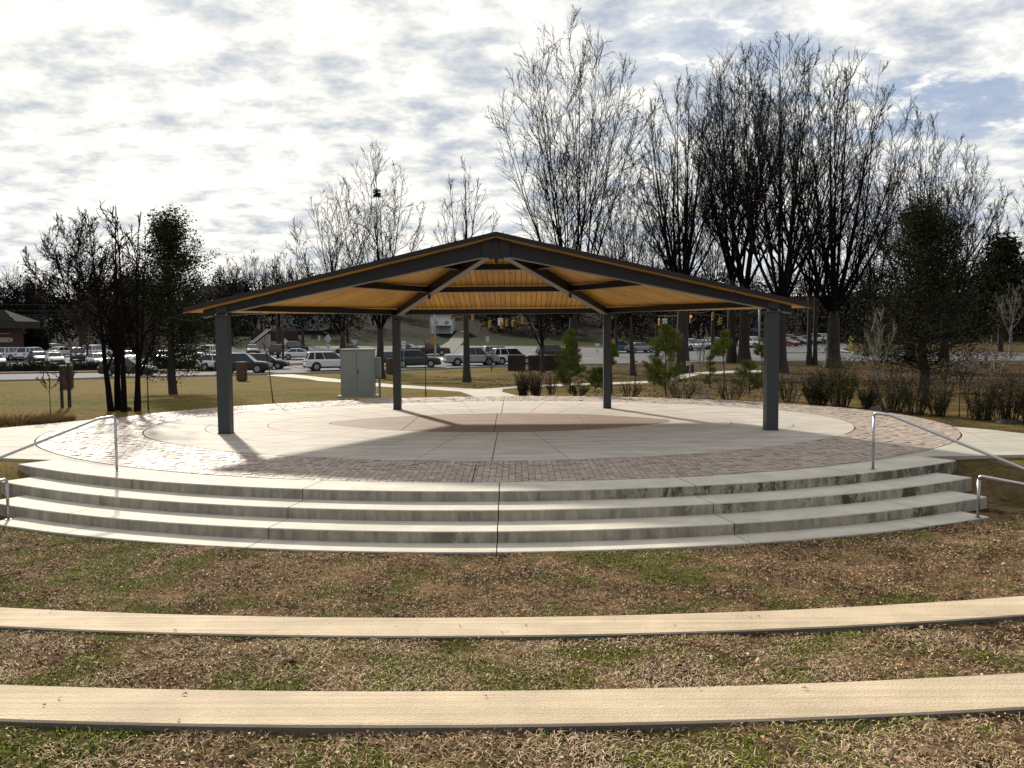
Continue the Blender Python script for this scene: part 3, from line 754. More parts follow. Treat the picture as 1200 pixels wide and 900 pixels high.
# ------------------------------------------------------------------ handrails
def fillet(pts, r=.09, n=5):
    o = [Vector(pts[0])]
    for i in range(1, len(pts)-1):
        p = Vector(pts[i]); a = (Vector(pts[i-1])-p).normalized(); b = (Vector(pts[i+1])-p).normalized()
        p0, p1 = p+a*r, p+b*r
        for k in range(n+1): t = k/n; o.append((1-t)**2*p0+2*t*(1-t)*p+t*t*p1)
    o.append(Vector(pts[-1])); return o
for side, up, lo, lab in ((1, (1023, 550), (1146, 606.5), 'stainless pipe handrail at the right end of the steps, in front of the red pavers'),
                          (-1, (137, 552), (10, 609), 'stainless pipe handrail at the left end of the steps, before the glaring pavers')):
    h = thing('handrail', lab, 'handrail', 'stainless handrails at the step ends')
    p = gp(*up, 0); q = gp(*lo, -.45); d = np.array([q[0]-p[0], q[1]-p[1]]); Ld = np.linalg.norm(d); d = d/Ld
    P3 = lambda t, z: (p[0]+d[0]*t, p[1]+d[1]*t, z)
    tq = Ld
    rail = fillet([P3(0, 0), P3(0, .915), P3(.30, .905), P3(Ld+1.35, .155), P3(Ld+.95, .12), P3(Ld, .155), P3(Ld, -.45)], .06)
    k = next(i for i, v_ in enumerate(rail) if v_.z > .8)
    MB().tube([P3(0, 0), P3(0, .86)], .021, 12).build('post', STAIN, h, smooth=True)
    MB().tube([P3(Ld, -.45), P3(Ld, .10)], .021, 12).build('post', STAIN, h, smooth=True)
    MB().tube(rail[1:-1], .0212, 12).build('rail', STAIN, h, smooth=True)
    for t, z in ((0, 0), (Ld, -.45)): MB().tube([P3(t, z), P3(t, z+.012)], .045, 14).build('base_flange', STAIN, h)

# ------------------------------------------------------------------ electrical cabinet, post and bins
c = gp(418.5, 466.5, -.05)
cb = thing('electrical_cabinet', 'grey green metal electrical cabinet with double doors on a concrete pad behind the stage', 'cabinet', None, (c[0], c[1]+.3, -.05))
Hc = 1.64
MB().box((0, .1, .04), (1.45, .95, .08)).build('concrete_pad', CURB, cb)
MB().box((0, 0, .08+Hc/2), (1.16, .55, Hc)).build('housing', CAB, cb)
MB().box((0, 0, .08+Hc+.018), (1.21, .62, .036)).build('lid', CAB, cb)
for sx in (-1, 1): MB().box((sx*.275, -.285, .08+Hc/2+.03), (.535, .02, Hc-.16)).build('door', CAB, cb)
MB().box((.05, -.305, .95), (.03, .03, .14)).build('handle', STEEL, cb)
MB().box((0, -.283, .14), (1.1, .02, .10)).build('plinth', CAB, cb)
p = gp(443.5, 465, -.05)
mp = thing('meter_post', 'narrow grey utility meter post beside the electrical cabinet', 'utility post', None, (p[0], p[1], -.08))
MB().box((.05, 0, .70), (.07, .07, 1.42)).build('post', CAB, mp); MB().box((.0, -.02, 1.1), (.22, .16, .72)).build('meter_box', CAB, mp)
MB().box((-.18, 0, 1.37), (.2, .14, .22)).build('socket_box', mat('pale_plastic', (.5, .5, .5), .5), mp); MB().box((-.14, 0, .58), (.16, .05, .06)).build('crosspiece', CAB, mp)

BINW = mat('bin_wood', (.12, .062, .036), .8, (.075, .04, .025), 6, .3, 30, aniso=(4, 4, .4), isl=.2)
def slat_bin(label, pxc, pyb, pytop, wpx, square=False):
    p = gp(pxc, pyb); h = hpx(p, pyb-pytop); w = hpx(p, wpx)
    t = thing('litter_bin', label, 'litter bin', 'slatted litter bins on the lawn', (p[0], p[1], gz(p[1])))
    MB().tube([(0, 0, .02), (0, 0, h*.97)], w*.40, 14).build('liner', STEEL, t)
    n = 12
    sm = MB().box((0, 0, h/2), (w*.235, .03, h*.94)).mesh('slat', BINW)
    for i in range(n):
        a = 2*PI*i/n
        rr = w*.47 if not square else w*.47/max(abs(math.cos(a)), abs(math.sin(a)))*.98
        link('slat', sm, t, (rr*math.sin(a), -rr*math.cos(a), .03), a)
    MB().tube([(0, 0, h*.97), (0, 0, h)], w*.5, 16).build('rim', BINW, t)
slat_bin('brown slatted litter bin on the lawn left of the pavilion, by the dark cars', 283.5, 446.5, 424, 12.5)
slat_bin('brown slatted litter bin on the lawn behind the rear left pavilion column', 457, 438.5, 420, 10)
slat_bin('tall brown slatted litter bin on the left lawn behind two tree stakes', 78.5, 456, 428, 15)
# dark brick sign walls by the road
BRK = mat('dark_brick', (.045, .028, .022), .9, (.03, .022, .018), 10, .4, 40, isl=.3)
for lab, x0, x1, yb, yt in (('low dark brick wall panel facing the road, the narrower one nearer the pickup', 595, 616, 434.5, 416), ('wide low dark brick wall panel by the road under the bare tree', 619, 668, 434, 416.5)):
    a = gp(x0, yb); b = gp(x1, yb); h = hpx(a, yb-yt)
    t = thing('brick_wall', lab, 'wall', None, ((a[0]+b[0])/2, a[1]+.3, gz(a[1])))
    W_ = b[0]-a[0]; MB().box((0, 0, h/2-.03), (W_-.04, .30, h-.1)).build('core', BED, t)
    bm_ = MB(); nr = int((h-.08)/.12)
    for r in range(nr):
        nb = int(W_/.3)
        for q in range(nb): bm_.box((-W_/2+(q+.5)*W_/nb, -.16, .06+r*.12), (W_/nb-.015, .04, .105))
    bm_.build('brickwork', BRK, t, kind='stuff'); MB().box((0, 0, h-.03), (W_+.1, .46, .07)).build('coping', mat('coping', (.06, .045, .04), .8), t)

# ------------------------------------------------------------------ trees
def tubes(P, R, sides):
    """P (n,k,3) centre lines, R (n,k) radii -> verts, quads"""
    n, k, _ = P.shape
    if n == 0: return np.zeros((0, 3)), np.zeros((0, 4), int)
    T = np.gradient(P, axis=1); T /= np.linalg.norm(T, axis=2, keepdims=True)+1e-9
    ref = np.array([.31, .17, .93]); A = np.cross(T, ref); la = np.linalg.norm(A, axis=2, keepdims=True)
    A = np.where(la < .1, np.cross(T, [1, 0, 0]), A); A /= np.linalg.norm(A, axis=2, keepdims=True)+1e-9; B = np.cross(T, A)
    th = np.arange(sides)*2*PI/sides
    V = P[:, :, None]+(A[:, :, None]*np.cos(th)[:, None]+B[:, :, None]*np.sin(th)[:, None])*R[:, :, None, None]
    idx = np.arange(n*k*sides).reshape(n, k, sides); nx = np.roll(idx, -1, 2)
    Fq = np.stack([idx[:, :-1], nx[:, :-1], nx[:, 1:], idx[:, 1:]], -1).reshape(-1, 4)
    return V.reshape(-1, 3), Fq
def grow(rng, parent, PR, nchild, t0, t1, ang, angv, length, lenv, k, trop, wob, rr, minr, taper_len=True, env=None):
    """side branches of every parent line; returns centre lines and radii"""
    n, kp, _ = parent.shape; N = n*nchild
    pi = np.repeat(np.arange(n), nchild)
    t = (np.tile((np.arange(nchild)+.5)/nchild, n)+rng.uniform(-.4, .4, N)/nchild)*(t1-t0)+t0; t = np.clip(t, 0, .995)
    s = t*(kp-1); i = s.astype(int); fr = (s-i)[:, None]
    st = parent[pi, i]*(1-fr)+parent[pi, np.minimum(i+1, kp-1)]*fr; pr = PR[pi, i]
    T = parent[pi, np.minimum(i+1, kp-1)]-parent[pi, i]; T /= np.linalg.norm(T, axis=1, keepdims=True)+1e-9
    az = np.tile(np.arange(nchild)*2.399, n)+rng.uniform(0, 2*PI, n).repeat(nchild)+rng.normal(0, .4, N)
    A = np.cross(T, rng.normal(0, .05, (N, 3))+[.2, .1, .95]); bad = np.linalg.norm(A, axis=1) < .15; A[bad] = np.cross(T[bad], [1, .2, 0]); A /= np.linalg.norm(A, axis=1, keepdims=True); B = np.cross(T, A)
    an = ang+rng.normal(0, angv, N)
    D = T*np.cos(an)[:, None]+(A*np.cos(az)[:, None]+B*np.sin(az)[:, None])*np.sin(an)[:, None]
    pl = np.linalg.norm(parent[:, -1]-parent[:, 0], axis=1)[pi]
    L = pl*length*(1-(.35*t if taper_len else 0))*np.exp(rng.normal(0, lenv, N))
    if env:      # keep the tips inside the rounded outline of the crown
        Hh, sp_, dr, lx, ly = env
        for _ in range(5):
            q = st+(D+[0, 0, .25])*L[:, None]; rho = np.hypot(q[:, 0]-lx*q[:, 2]/Hh, q[:, 1]-ly*q[:, 2]/Hh)/(sp_*Hh)
            bad = (q[:, 2] > Hh*(1.015-dr*rho**2)) | (rho > 1.15); L = np.where(bad, L*.72, L)
    P = np.zeros((N, k, 3)); P[:, 0] = st
    for j in range(1, k):
        D = D+rng.normal(0, wob, (N, 3)); D[:, 2] += trop; D /= np.linalg.norm(D, axis=1, keepdims=True); P[:, j] = P[:, j-1]+D*(L/(k-1))[:, None]
    r0 = np.maximum(pr*rr, minr); R = r0[:, None]*np.linspace(1, .35, k)[None]; R = np.maximum(R, minr*.6)
    return P, R
def bare_tree(seed, H=20, r=.35, fork=.25, leaders=6, spread=.35, dens=(9, 6, 5), l1=.42, trop=.09, lean=(0, 0), wob=.10, single=False, lod=1, bs=0, drop=.30, curve=.60, tw=.011, minr=.012, a1=.42):
    rng = np.random.default_rng(seed)
    zf = H*fork; k = 6
    tz = np.linspace(0, zf, k); TP = np.stack([lean[0]*tz/H+.04*r*rng.normal(0, 1, k), lean[1]*tz/H+.04*r*rng.normal(0, 1, k), tz], -1)
    TRd = r*(1-.35*tz/zf); TRd[0] *= 1.35
    V1, F1 = tubes(TP[None], TRd[None], 10)
    # leaders: each runs from the fork (or off an earlier leader) to a tip on the rounded outline of the crown
    n = leaders; kL = 14; P = np.zeros((n, kL, 3)); top = TP[-1]; tt = np.linspace(0, 1, kL)[:, None]
    az = np.arange(n)*2.399+rng.uniform(0, 6); rho = np.sqrt((np.arange(n)+.15)/n)
    if single: rho[0] = 0
    r0s = np.zeros(n); n1 = max(3, int(n*.45)); order = rng.permutation(n) if not single else np.r_[0, 1+rng.permutation(n-1)]
    for c, i in enumerate(order):
        tip = np.array([math.cos(az[i])*rho[i]*spread*H+lean[0], math.sin(az[i])*rho[i]*spread*H+lean[1], H*(1-drop*rho[i]**2)*rng.uniform(.95, 1)])
        if c < n1 or bs:
            A = top+np.array([0, 0, -rng.uniform(0, .25)*zf*(0 if bs else 1)]); rr0 = r*.58/math.sqrt(n1/2.0)
            if bs: A = np.array([math.cos(az[i])*bs, math.sin(az[i])*bs, 0.])
        else:
            j = order[rng.integers(0, n1)]; t0 = int(rng.uniform(.08, .42)*(kL-1)); A = P[j, t0]; rr0 = r0s[j]*(1-.75*t0/(kL-1))*.75
        B = A+np.array([(tip[0]-A[0])*curve, (tip[1]-A[1])*curve, (tip[2]-A[2])*.42])
        P[i] = (1-tt)**2*A+2*tt*(1-tt)*B+tt*tt*tip+np.cumsum(rng.normal(0, wob*H*.012, (kL, 3)), 0)*np.sin(np.pi*tt)**.5
        r0s[i] = rr0*rng.uniform(.85, 1.1)
    R = r0s[:, None]*(.07+.93*(1-np.linspace(0, 1, kL))**1.35)[None]
    if bs: R = R*1.25
    Va, Fa = tubes(P[:, ::lod], R[:, ::lod], 7 if lod == 1 else 4)
    ENV = (H, max(spread, .30 if bs else .12), drop, lean[0], lean[1])
    P1, R1 = grow(rng, P, R, dens[0], .15, .96, a1, .16, l1, .25, 7, trop*.7, wob*.8, .5, .018, env=ENV)
    Vb, Fb = tubes(P1[:, ::lod], R1[:, ::lod], 4 if lod == 1 else 3)
    P2, R2 = grow(rng, P1, R1, dens[1], .12, 1, .46, .2, .40, .3, 5, trop*.9, wob*.9, .6, minr, env=ENV)
    Vc, Fc = tubes(P2[:, ::2], R2[:, ::2], 3)
    P3, R3 = grow(rng, P2, R2, dens[2], .1, 1, .5, .25, .52, .35, 3, trop*1.0, wob, .7, tw)
    Vd, Fd = tubes(P3, R3, 3)
    vs = []; fs = []; b = 0
    for v_, f_ in ((Va, Fa), (Vb, Fb), (Vc, Fc), (Vd, Fd)):
        vs.append(v_); fs.append(f_+b); b += len(v_)
    global LEAD; LEAD = P
    return (V1, F1), (np.concatenate(vs), np.concatenate(fs)), (P2, P3)
def leaf_cloud(rng, pts, per, size, jit, flat=.5):
    n = len(pts)*per; c = np.repeat(pts, per, 0)+rng.normal(0, jit, (n, 3)); s = size*np.exp(rng.normal(0, .25, n))
    return quads(c[:, 0], c[:, 1], c[:, 2], s, s*.6, rng.uniform(0, 2*PI, n), rng.normal(0, flat, n), rng.normal(0, flat, n))
TREES_G = 'bare winter trees along the road'
def put_bare(label, px, pyb, pyt, name='bare_tree', group=TREES_G, bark=BARK, twig=TWIG, leaves=None, seed=1, cat='tree', z=None, **kw):
    p = gp(px, pyb); H = hpx(p, pyb-pyt)
    (v1, f1), (v2, f2), (P2, P3) = bare_tree(seed, H, **kw)
    # scale so that the crown reaches exactly the height seen
    sc = H/max(np.percentile(v2[:, 2], 99.95), 1); v1 = v1*[1, 1, sc]; v2 = v2*[1, 1, sc]
    t = thing(name, label, cat, group, (p[0], p[1], gz(p[1])-.05))
    link('trunk', mesh('trunk', v1, f1, bark, smooth=True), t); link('crown', mesh('crown', v2, f2, twig, smooth=False), t)
    if leaves:
        m_, per, size, frac, zmin, zmax = leaves
        rg = np.random.default_rng(seed+5); q = P3[:, -1]*[1, 1, sc]; zc = q[:, 2]/H; q = q[(rg.random(len(q)) < frac) & (zc > zmin) & (zc < zmax)]
        v, f = leaf_cloud(rg, q, per, size, size*1.5); link('leaves', mesh('leaves', v, f, m_), t, kind='stuff')
    return t, p, H
put_bare('thicket of four dark trunks rising from one base on the left lawn, bare twigs above', 148, 483, 238, seed=4, r=.19, fork=.03, bs=.42, leaders=5, spread=0.17, dens=(8, 5, 3), tw=.013, minr=.016, trop=.02, l1=.34, wob=.2, drop=.12, curve=.35, group='bare trees on the left lawn')
put_bare('huge spreading bare tree behind the parking lot at far left, crown against the clouds', 97, 419, 246, seed=8, r=.5, fork=.25, leaders=14, spread=0.4, dens=(11, 8, 5), l1=.34, wob=.22, drop=.45, curve=.75, tw=.035, minr=.045, trop=.05)
put_bare('small tree with rusty red clinging foliage between parked cars at far left', 103, 428, 345, seed=12, r=.16, fork=.3, leaders=7, spread=0.38, dens=(7, 5, 4), leaves=(LEAF_RED, 3, .16, .8, .2, 1), twig=TWIGR, name='rusty_tree')
put_bare('bare tree with an upright crown and a nest, directly behind the rear left column', 446, 443.5, 168, seed=21, r=.32, fork=.22, leaders=12, spread=0.25, dens=(9, 6, 4), l1=.30, drop=.4, trop=.05, single=True, wob=.25, tw=.014, leaves=(LEAF_BRN, 2, .13, .16, 0, .45))
NEST = LEAD[0][10]+np.array(gp(446, 443.5))*[1, 1, 0]+[0, 0, gz(gp(446, 443.5)[1])]
t, p, H = put_bare('bare broad tree left of the nest tree, lower limbs spreading to the left', 402, 432, 212, seed=27, r=.35, fork=.2, leaders=11, spread=0.32, dens=(9, 6, 4), l1=.32, trop=.05, tw=.018)
put_bare('slim straight bare tree by the path fork, behind the middle of the stage', 547, 448, 184, seed=33, r=.24, fork=.35, leaders=7, spread=0.17, dens=(8, 6, 4), l1=.32, single=True, tw=.009, trop=.05)
put_bare('towering vase shaped bare tree rising over the right slope of the pavilion roof', 672, 434, 22, seed=41, r=.48, fork=.16, leaders=23, spread=0.265, dens=(9, 6, 5), l1=.26, trop=.05, tw=.017, minr=.021)
put_bare('thin bare tree behind the wide brick wall panel', 636, 436.5, 318, seed=47, r=.2, fork=.3, leaders=7, spread=0.28, dens=(8, 6, 4), l1=.26, leaves=(LEAF_BRN, 1, .12, .1, 0, 1))
put_bare('bare tree with a crooked dark trunk right of the rear right column', 742, 440, 165, seed=52, r=.22, fork=.25, leaders=10, spread=0.19, dens=(9, 6, 4), l1=.26, trop=.05, lean=(-1.0, 0), tw=.012)
put_bare('bare tree with a very dark thick trunk behind the bushy young pine', 800, 437, 88, seed=58, r=.62, fork=.22, leaders=19, spread=0.23, dens=(9, 6, 5), l1=.26, trop=.05, tw=.018, minr=.018)
put_bare('bare tall tree, left one of the close trunk group by the right front column', 857, 425.5, 62, seed=63, r=.5, fork=.28, leaders=11, spread=0.19, dens=(12, 8, 5), l1=.26, trop=.05, tw=.019, minr=.02)
put_bare('bare tall tree, right one of the close trunk group by the right front column', 872, 426, 58, seed=66, r=.62, fork=.25, leaders=12, spread=0.2, dens=(12, 8, 5), l1=.26, trop=.05, tw=.019, minr=.02, leaves=(LEAF_BRN, 1, .2, .05, 0, .3))
put_bare('tallest bare tree of the right group, thick trunk just right of the right front column', 913, 437, 44, seed=71, r=.62, fork=.2, leaders=23, spread=0.27, dens=(9, 6, 5), l1=.26, trop=.05, tw=.018, minr=.021)
put_bare('thin bare double trunk, left one, standing between two thick trunks on the right', 948, 428, 210, seed=76, r=.26, fork=.4, leaders=5, spread=0.1, dens=(8, 6, 4), l1=.26)
put_bare('thin bare double trunk, right one, standing between two thick trunks on the right', 955, 428, 230, seed=78, r=.22, fork=.4, leaders=5, spread=0.1, dens=(8, 6, 4), l1=.26)
put_bare('large bare tree with a flared trunk left of the yellow crossing sign', 976, 431, 66, seed=81, r=.68, fork=.18, leaders=22, spread=0.29, dens=(9, 6, 5), l1=.26, trop=.05, tw=.019, minr=.019)
put_bare('bare tree with wide crown behind the dark evergreen, left trunk', 1066, 424, 128, seed=87, r=.6, fork=.2, leaders=22, spread=0.34, dens=(9, 6, 5), l1=.28, drop=.45, curve=.75, trop=.05, tw=.019, minr=.019)
put_bare('bare tree with wide crown behind the dark evergreen, right trunk', 1106, 424, 172, seed=92, r=.5, fork=.22, leaders=22, spread=0.36, dens=(9, 6, 5), l1=.28, drop=.45, curve=.75, trop=.05, tw=.019, minr=.019)
put_bare('slender pale barked bare tree beyond the road at the far right', 1184, 417, 330, seed=95, r=.22, fork=.3, leaders=6, spread=0.28, dens=(7, 5, 4), bark=BARKP, twig=BARKP, tw=.02, minr=.02)
put_bare('bare tree cut by the right edge of the photo, twigs reaching into the sky', 1228, 440, 185, seed=97, r=.4, fork=.25, leaders=9, spread=0.25, dens=(9, 6, 4), l1=.26)
for i, (px, pt_, sp) in enumerate(((272, 300, .4), (300, 292, .45), (328, 294, .4), (355, 298, .5), (722, 235, .35), (770, 225, .35), (835, 200, .35), (1015, 190, .45), (35, 322, .5), (12, 330, .5))):
    put_bare(['distant bare tree over the left roof slope, leftmost of its row', 'distant bare tree over the left roof slope, second of its row', 'distant bare tree over the left roof slope, third of its row', 'distant bare tree over the left roof slope, rightmost of its row',
              'bare tree filling the gap right of the towering vase shaped tree', 'bare tree among the right group behind the bushy young pine', 'bare tree behind the trunk pair near the right front column', 'bare tree behind the flared trunk on the right',
              'distant bare tree on the hill right above the brick building', 'distant bare tree at the extreme left edge above the brick building roof'][i],
             px, 405 if i < 4 else (418 if i < 8 else 408), pt_, seed=120+i, lod=2, r=.3, fork=.2, leaders=9, spread=sp*.55, dens=(8, 6, 4), l1=.4, trop=.05, tw=.026 if i < 4 or i > 7 else .018, minr=.03, group='bare trees farther back')
# nest
p = gp(446, 443.5); nz = hpx(p, 443.5-218); nb_ = MB()
rg = random.Random(3)
for i in range(60):
    a = rg.uniform(0, 2*PI); b = rg.uniform(0, 2*PI); r = rg.uniform(.05, .24); q = Vector((math.cos(a)*r, math.sin(a)*r, rg.uniform(-.42, .34)*(1-r))); dr = Vector((-math.sin(a), math.cos(a), rg.uniform(-.4, .4)))
    nb_.tube([q-dr*.25, q*.8, q+dr*.25], .022, 3)
tag(nb_.build('nest', TWIG, None, loc=tuple(NEST)), 'dark squirrel nest of twigs high in the bare tree behind the rear left column', 'nest')

# evergreens
def evergreen(label, px, pyb, pyt, wpx, m_, seed, name='evergreen_tree', leafsize=.11, nbr=130, per=26, shape='cone', r=.12, zlow=.18, jit=.16, group=None, gaps=.6, cat='tree', z=None, clump=6, bark=BARK):
    rng = np.random.default_rng(seed); p = gp(px, pyb, z); H = hpx(p, pyb-pyt); Wd = hpx(p, wpx)/2
    t = thing(name, label, cat, group, (p[0], p[1], (gz(p[1]) if z is None else z)-.03))
    tz = np.linspace(0, H*.94, 9); TP = np.stack([rng.normal(0, r*.25, 9), rng.normal(0, r*.25, 9), tz], -1); TP[0, :2] = 0
    v, f = tubes(TP[None], (r*np.linspace(1.15, .15, 9))[None], 8); link('trunk', mesh('trunk', v, f, bark, smooth=True), t)
    z = zlow*H+(H-zlow*H)*rng.random(nbr)**(1.25 if shape == 'cone' else .9); u = (z-zlow*H)/(H-zlow*H)
    if shape == 'cone': rad = Wd*(1-u)**.75*(.35+.65*np.clip(u/.1, 0, 1))
    elif shape == 'spread': rad = Wd*(1-u)**.5*(.6+.4*np.clip(u/.15, 0, 1))
    else: rad = Wd*np.sqrt(np.clip(1-(2*u-.85)**2/1.45, .03, 1))
    rad = rad*rng.uniform(gaps, 1.1, nbr); az = rng.uniform(0, 2*PI, nbr); k = 6
    P = np.zeros((nbr, k, 3)); s = np.linspace(0, 1, k); rise = rng.uniform(-.05, .35, nbr)*rad
    P[:, :, 0] = np.cos(az)[:, None]*rad[:, None]*s; P[:, :, 1] = np.sin(az)[:, None]*rad[:, None]*s; P[:, :, 2] = z[:, None]-rad[:, None]*.18+rise[:, None]*s+rad[:, None]*.15*s**2
    P += rng.normal(0, .03, P.shape)*rad[:, None, None]*s[None, :, None]
    P[:, :, 2] = np.minimum(P[:, :, 2], H*.985)
    v, f = tubes(P, np.maximum(.018*H/6*(1-s*.7)[None]*np.ones((nbr, 1)), .004), 3); link('branches', mesh('branches', v, f, TWIG), t, kind='stuff')
    # leaf clumps along the outer part of each branch
    cl = []
    for j in range(clump):
        tt = rng.uniform(.3, 1.02, nbr)*(k-1.001); i = np.minimum(tt.astype(int), k-2); fr = (tt-i)[:, None]; cl.append(P[np.arange(nbr), i]*(1-fr)+P[np.arange(nbr), i+1]*fr+rng.normal(0, .07, (nbr, 3))*Wd)
    cl = np.concatenate(cl); v, f = leaf_cloud(rng, cl, per, leafsize, jit, .7)
    link('foliage', mesh('foliage', v, f, m_), t, kind='stuff'); return t, p, H
evergreen('dark broadleaf evergreen on the left lawn beside the four trunk thicket', 203, 462, 256, 170, LEAF_DK, 5, nbr=170, per=26, leafsize=.095, r=.17, zlow=.17, jit=.15, shape='spread', gaps=.25, clump=7)
evergreen('broad dark evergreen with brownish foliage on the right, before the far road', 1081, 460, 246, 225, LEAF_CED, 6, nbr=250, per=20, leafsize=.085, r=.20, zlow=.12, jit=.15, shape='spread', gaps=.25, clump=7)
evergreen('distant dark pine with a ragged top at the right edge', 1172, 412, 286, 56, LEAF_DK, 7, name='pine_tree', nbr=90, per=12, leafsize=.6, r=.35, zlow=.3, jit=.6, shape='round')
evergreen('tall dark evergreen behind the rusty tree in the far left lot', 150, 415, 330, 60, WOODS, 8, nbr=90, per=12, leafsize=.6, r=.3, zlow=.05, jit=.6)
evergreen('dense round evergreen shrub like a dome beside the brick building', 39, 418, 387, 34, WOODS, 9, name='dome_shrub', nbr=110, per=20, leafsize=.35, r=.15, zlow=.0, jit=.3, shape='round', cat='shrub')

def young_pine(label, px, pyb, pyt, wpx, seed, group='young pines behind the stage', lollipop=False, m_=LEAF_PINE, nb=46):
    rng = np.random.default_rng(seed); p = gp(px, pyb, -.08) if pyb > 458 else gp(px, pyb); zb = -.08 if pyb > 458 else gz(p[1]); H = hpx(p, pyb-pyt); Wd = hpx(p, wpx)/2
    t = thing('young_pine', label, 'pine tree', group, (p[0], p[1], zb))
    tz = np.linspace(0, H*.95, 7); TP = np.stack([rng.normal(0, .012, 7), rng.normal(0, .012, 7), tz], -1)
    v, f = tubes(TP[None], (.032*np.linspace(1, .25, 7))[None], 7); link('trunk', mesh('trunk', v, f, BARK, smooth=True), t)
    zl = .62 if lollipop else .14
    u = rng.random(nb)**1.15; z = H*(zl+(1-zl)*u); rad = 1.2*Wd*(1-u)**.6*rng.uniform(.45, 1.1, nb)*(.7+.3*np.clip(u/.15, 0, 1)); az = np.arange(nb)*2.399+rng.normal(0, .3, nb); s = np.linspace(0, 1, 5)
    P = np.zeros((nb, 5, 3)); P[:, :, 0] = np.cos(az)[:, None]*rad[:, None]*s; P[:, :, 1] = np.sin(az)[:, None]*rad[:, None]*s; P[:, :, 2] = z[:, None]+rad[:, None]*(.15*s+.35*s**2)-.1*rad[:, None]; P[:, :, 2] = np.minimum(P[:, :, 2], H)
    v, f = tubes(P, np.maximum(.011*(1-.6*s)[None]*np.ones((nb, 1)), .004), 3); link('branches', mesh('branches', v, f, BARK), t, kind='stuff')
    # needle tufts: brushes of fine needles round the shoots
    cs = []; ds = []
    for j in range(9):
        tt = rng.uniform(.35, 1, nb)*3.999; i = tt.astype(int); fr = (tt-i)[:, None]; c_ = P[np.arange(nb), i]*(1-fr)+P[np.arange(nb), i+1]*fr+rng.normal(0, .05, (nb, 3))*Wd; cs.append(c_); d_ = P[:, -1]-P[:, -2]; d_ /= np.linalg.norm(d_, axis=1, keepdims=True); ds.append(d_+rng.normal(0, .4, (nb, 3)))
    cs = np.concatenate(cs+[TP[-3:]*[1, 1, 1.02]]*2); ds = np.concatenate(ds+[np.tile([0, 0, 1.], (3, 1))]*2)
    per = 26; c_ = np.repeat(cs, per, 0); d_ = np.repeat(ds, per, 0)+rng.normal(0, .55, (len(c_), 3)); d_[:, 2] += .25; d_ /= np.linalg.norm(d_, axis=1, keepdims=True)
    c_ = c_+rng.normal(0, .035, c_.shape); Ln = rng.uniform(.09, .17, len(c_))[:, None]*max(.7, min(1.2, H/2.2)); sd = np.cross(d_, rng.normal(0, 1, d_.shape)); sd /= np.linalg.norm(sd, axis=1, keepdims=True); sd *= .0055
    v = np.stack([c_-sd, c_+sd, c_+d_*Ln], 1).reshape(-1, 3); f = np.arange(len(v)).reshape(-1, 3)
    link('needles', mesh('needles', v, f, m_), t, kind='stuff')
young_pine('young pine with tall pointed crown just left of the rear right column', 668, 462, 389, 40, 1, nb=60)
young_pine('low bushy young pine leaning out behind the rear right column', 702, 461, 432, 34, 2, nb=34)
young_pine('broad bushy young pine right of the rear right column, bushiest of all', 780, 465, 383, 58, 3, nb=70)
young_pine('lollipop young pine with bare stem and tuft near the right front column', 848, 467, 391, 30, 4, lollipop=True, nb=26)
young_pine('small sparse young pine between the bushy pine and the lollipop pine', 832, 455, 415, 20, 5, nb=20)
young_pine('spreading low young pine left of the right front column', 878, 461, 424, 44, 6, nb=36)
young_pine('thin young pine with small green tufts touching the rear right column', 717, 462, 405, 18, 7, lollipop=True, nb=16)
young_pine('small bright green pine showing beside the right front column', 893, 455, 398, 22, 8, lollipop=True, nb=18)

# shrubs
def twig_shrub(label, px, pyb, pyt, wpx, seed, m_leaf=None, stems=60, twig=TWIGR, leafper=6, leafsize=.035, name='shrub', group='shrubs along the far rim of the stage', up=.85, z=-.08):
    rng = np.random.default_rng(seed); p = gp(px, pyb, z); H = hpx(p, pyb-pyt); Wd = hpx(p, wpx)/2
    t = thing(name, label, 'shrub', group, (p[0], p[1], z-.02)); k = 6; s = np.linspace(0, 1, k)
    az = rng.uniform(0, 2*PI, stems); Wd *= 1.3; rad = Wd*np.sqrt(rng.random(stems)); h = H*rng.uniform(.35, 1.12, stems); P = np.zeros((stems, k, 3))
    b = .45*rad
    P[:, :, 0] = np.cos(az)[:, None]*(b[:, None]+(rad-b)[:, None]*s**up); P[:, :, 1] = np.sin(az)[:, None]*(b[:, None]+(rad-b)[:, None]*s**up)*.7; P[:, :, 2] = h[:, None]*s; P += rng.normal(0, .02, P.shape)*s[None, :, None]*H
    R = .010*(1-.7*s)[None]*np.ones((stems, 1)); v1, f1 = tubes(P, R, 3)
    P2, R2 = grow(rng, P, R, 6, .3, 1, .5, .2, .25, .3, 4, .12, .1, .6, .004, False); v2, f2 = tubes(P2, R2, 3)
    link('stems', mesh('stems', np.concatenate([v1, v2]), np.concatenate([f1, f2+len(v1)]), twig), t, kind='stuff')
    if m_leaf:
        q = np.concatenate([P2[:, 1:].reshape(-1, 3), P[:, 2:].reshape(-1, 3)]); v, f = leaf_cloud(rng, q, leafper, leafsize, .03, .8); link('foliage', mesh('foliage', v, f, m_leaf), t, kind='stuff')
twig_shrub('brown twiggy shrub at the far rim, left half of the pair before the brick walls', 613, 463, 436, 16, 1, LEAF_BRN, stems=70, leafper=1)
twig_shrub('brown twiggy shrub at the far rim, right half of the pair before the brick walls', 628, 463.5, 437, 16, 2, LEAF_BRN, stems=70, leafper=1)
twig_shrub('thin brown shrub left of the tall pointed young pine', 646, 462, 440, 12, 3, LEAF_BRN, stems=26, leafper=1)
twig_shrub('low dark shrub at the foot of the tall pointed young pine', 678, 463, 450, 22, 4, LEAF_DK, stems=30, leafper=2)
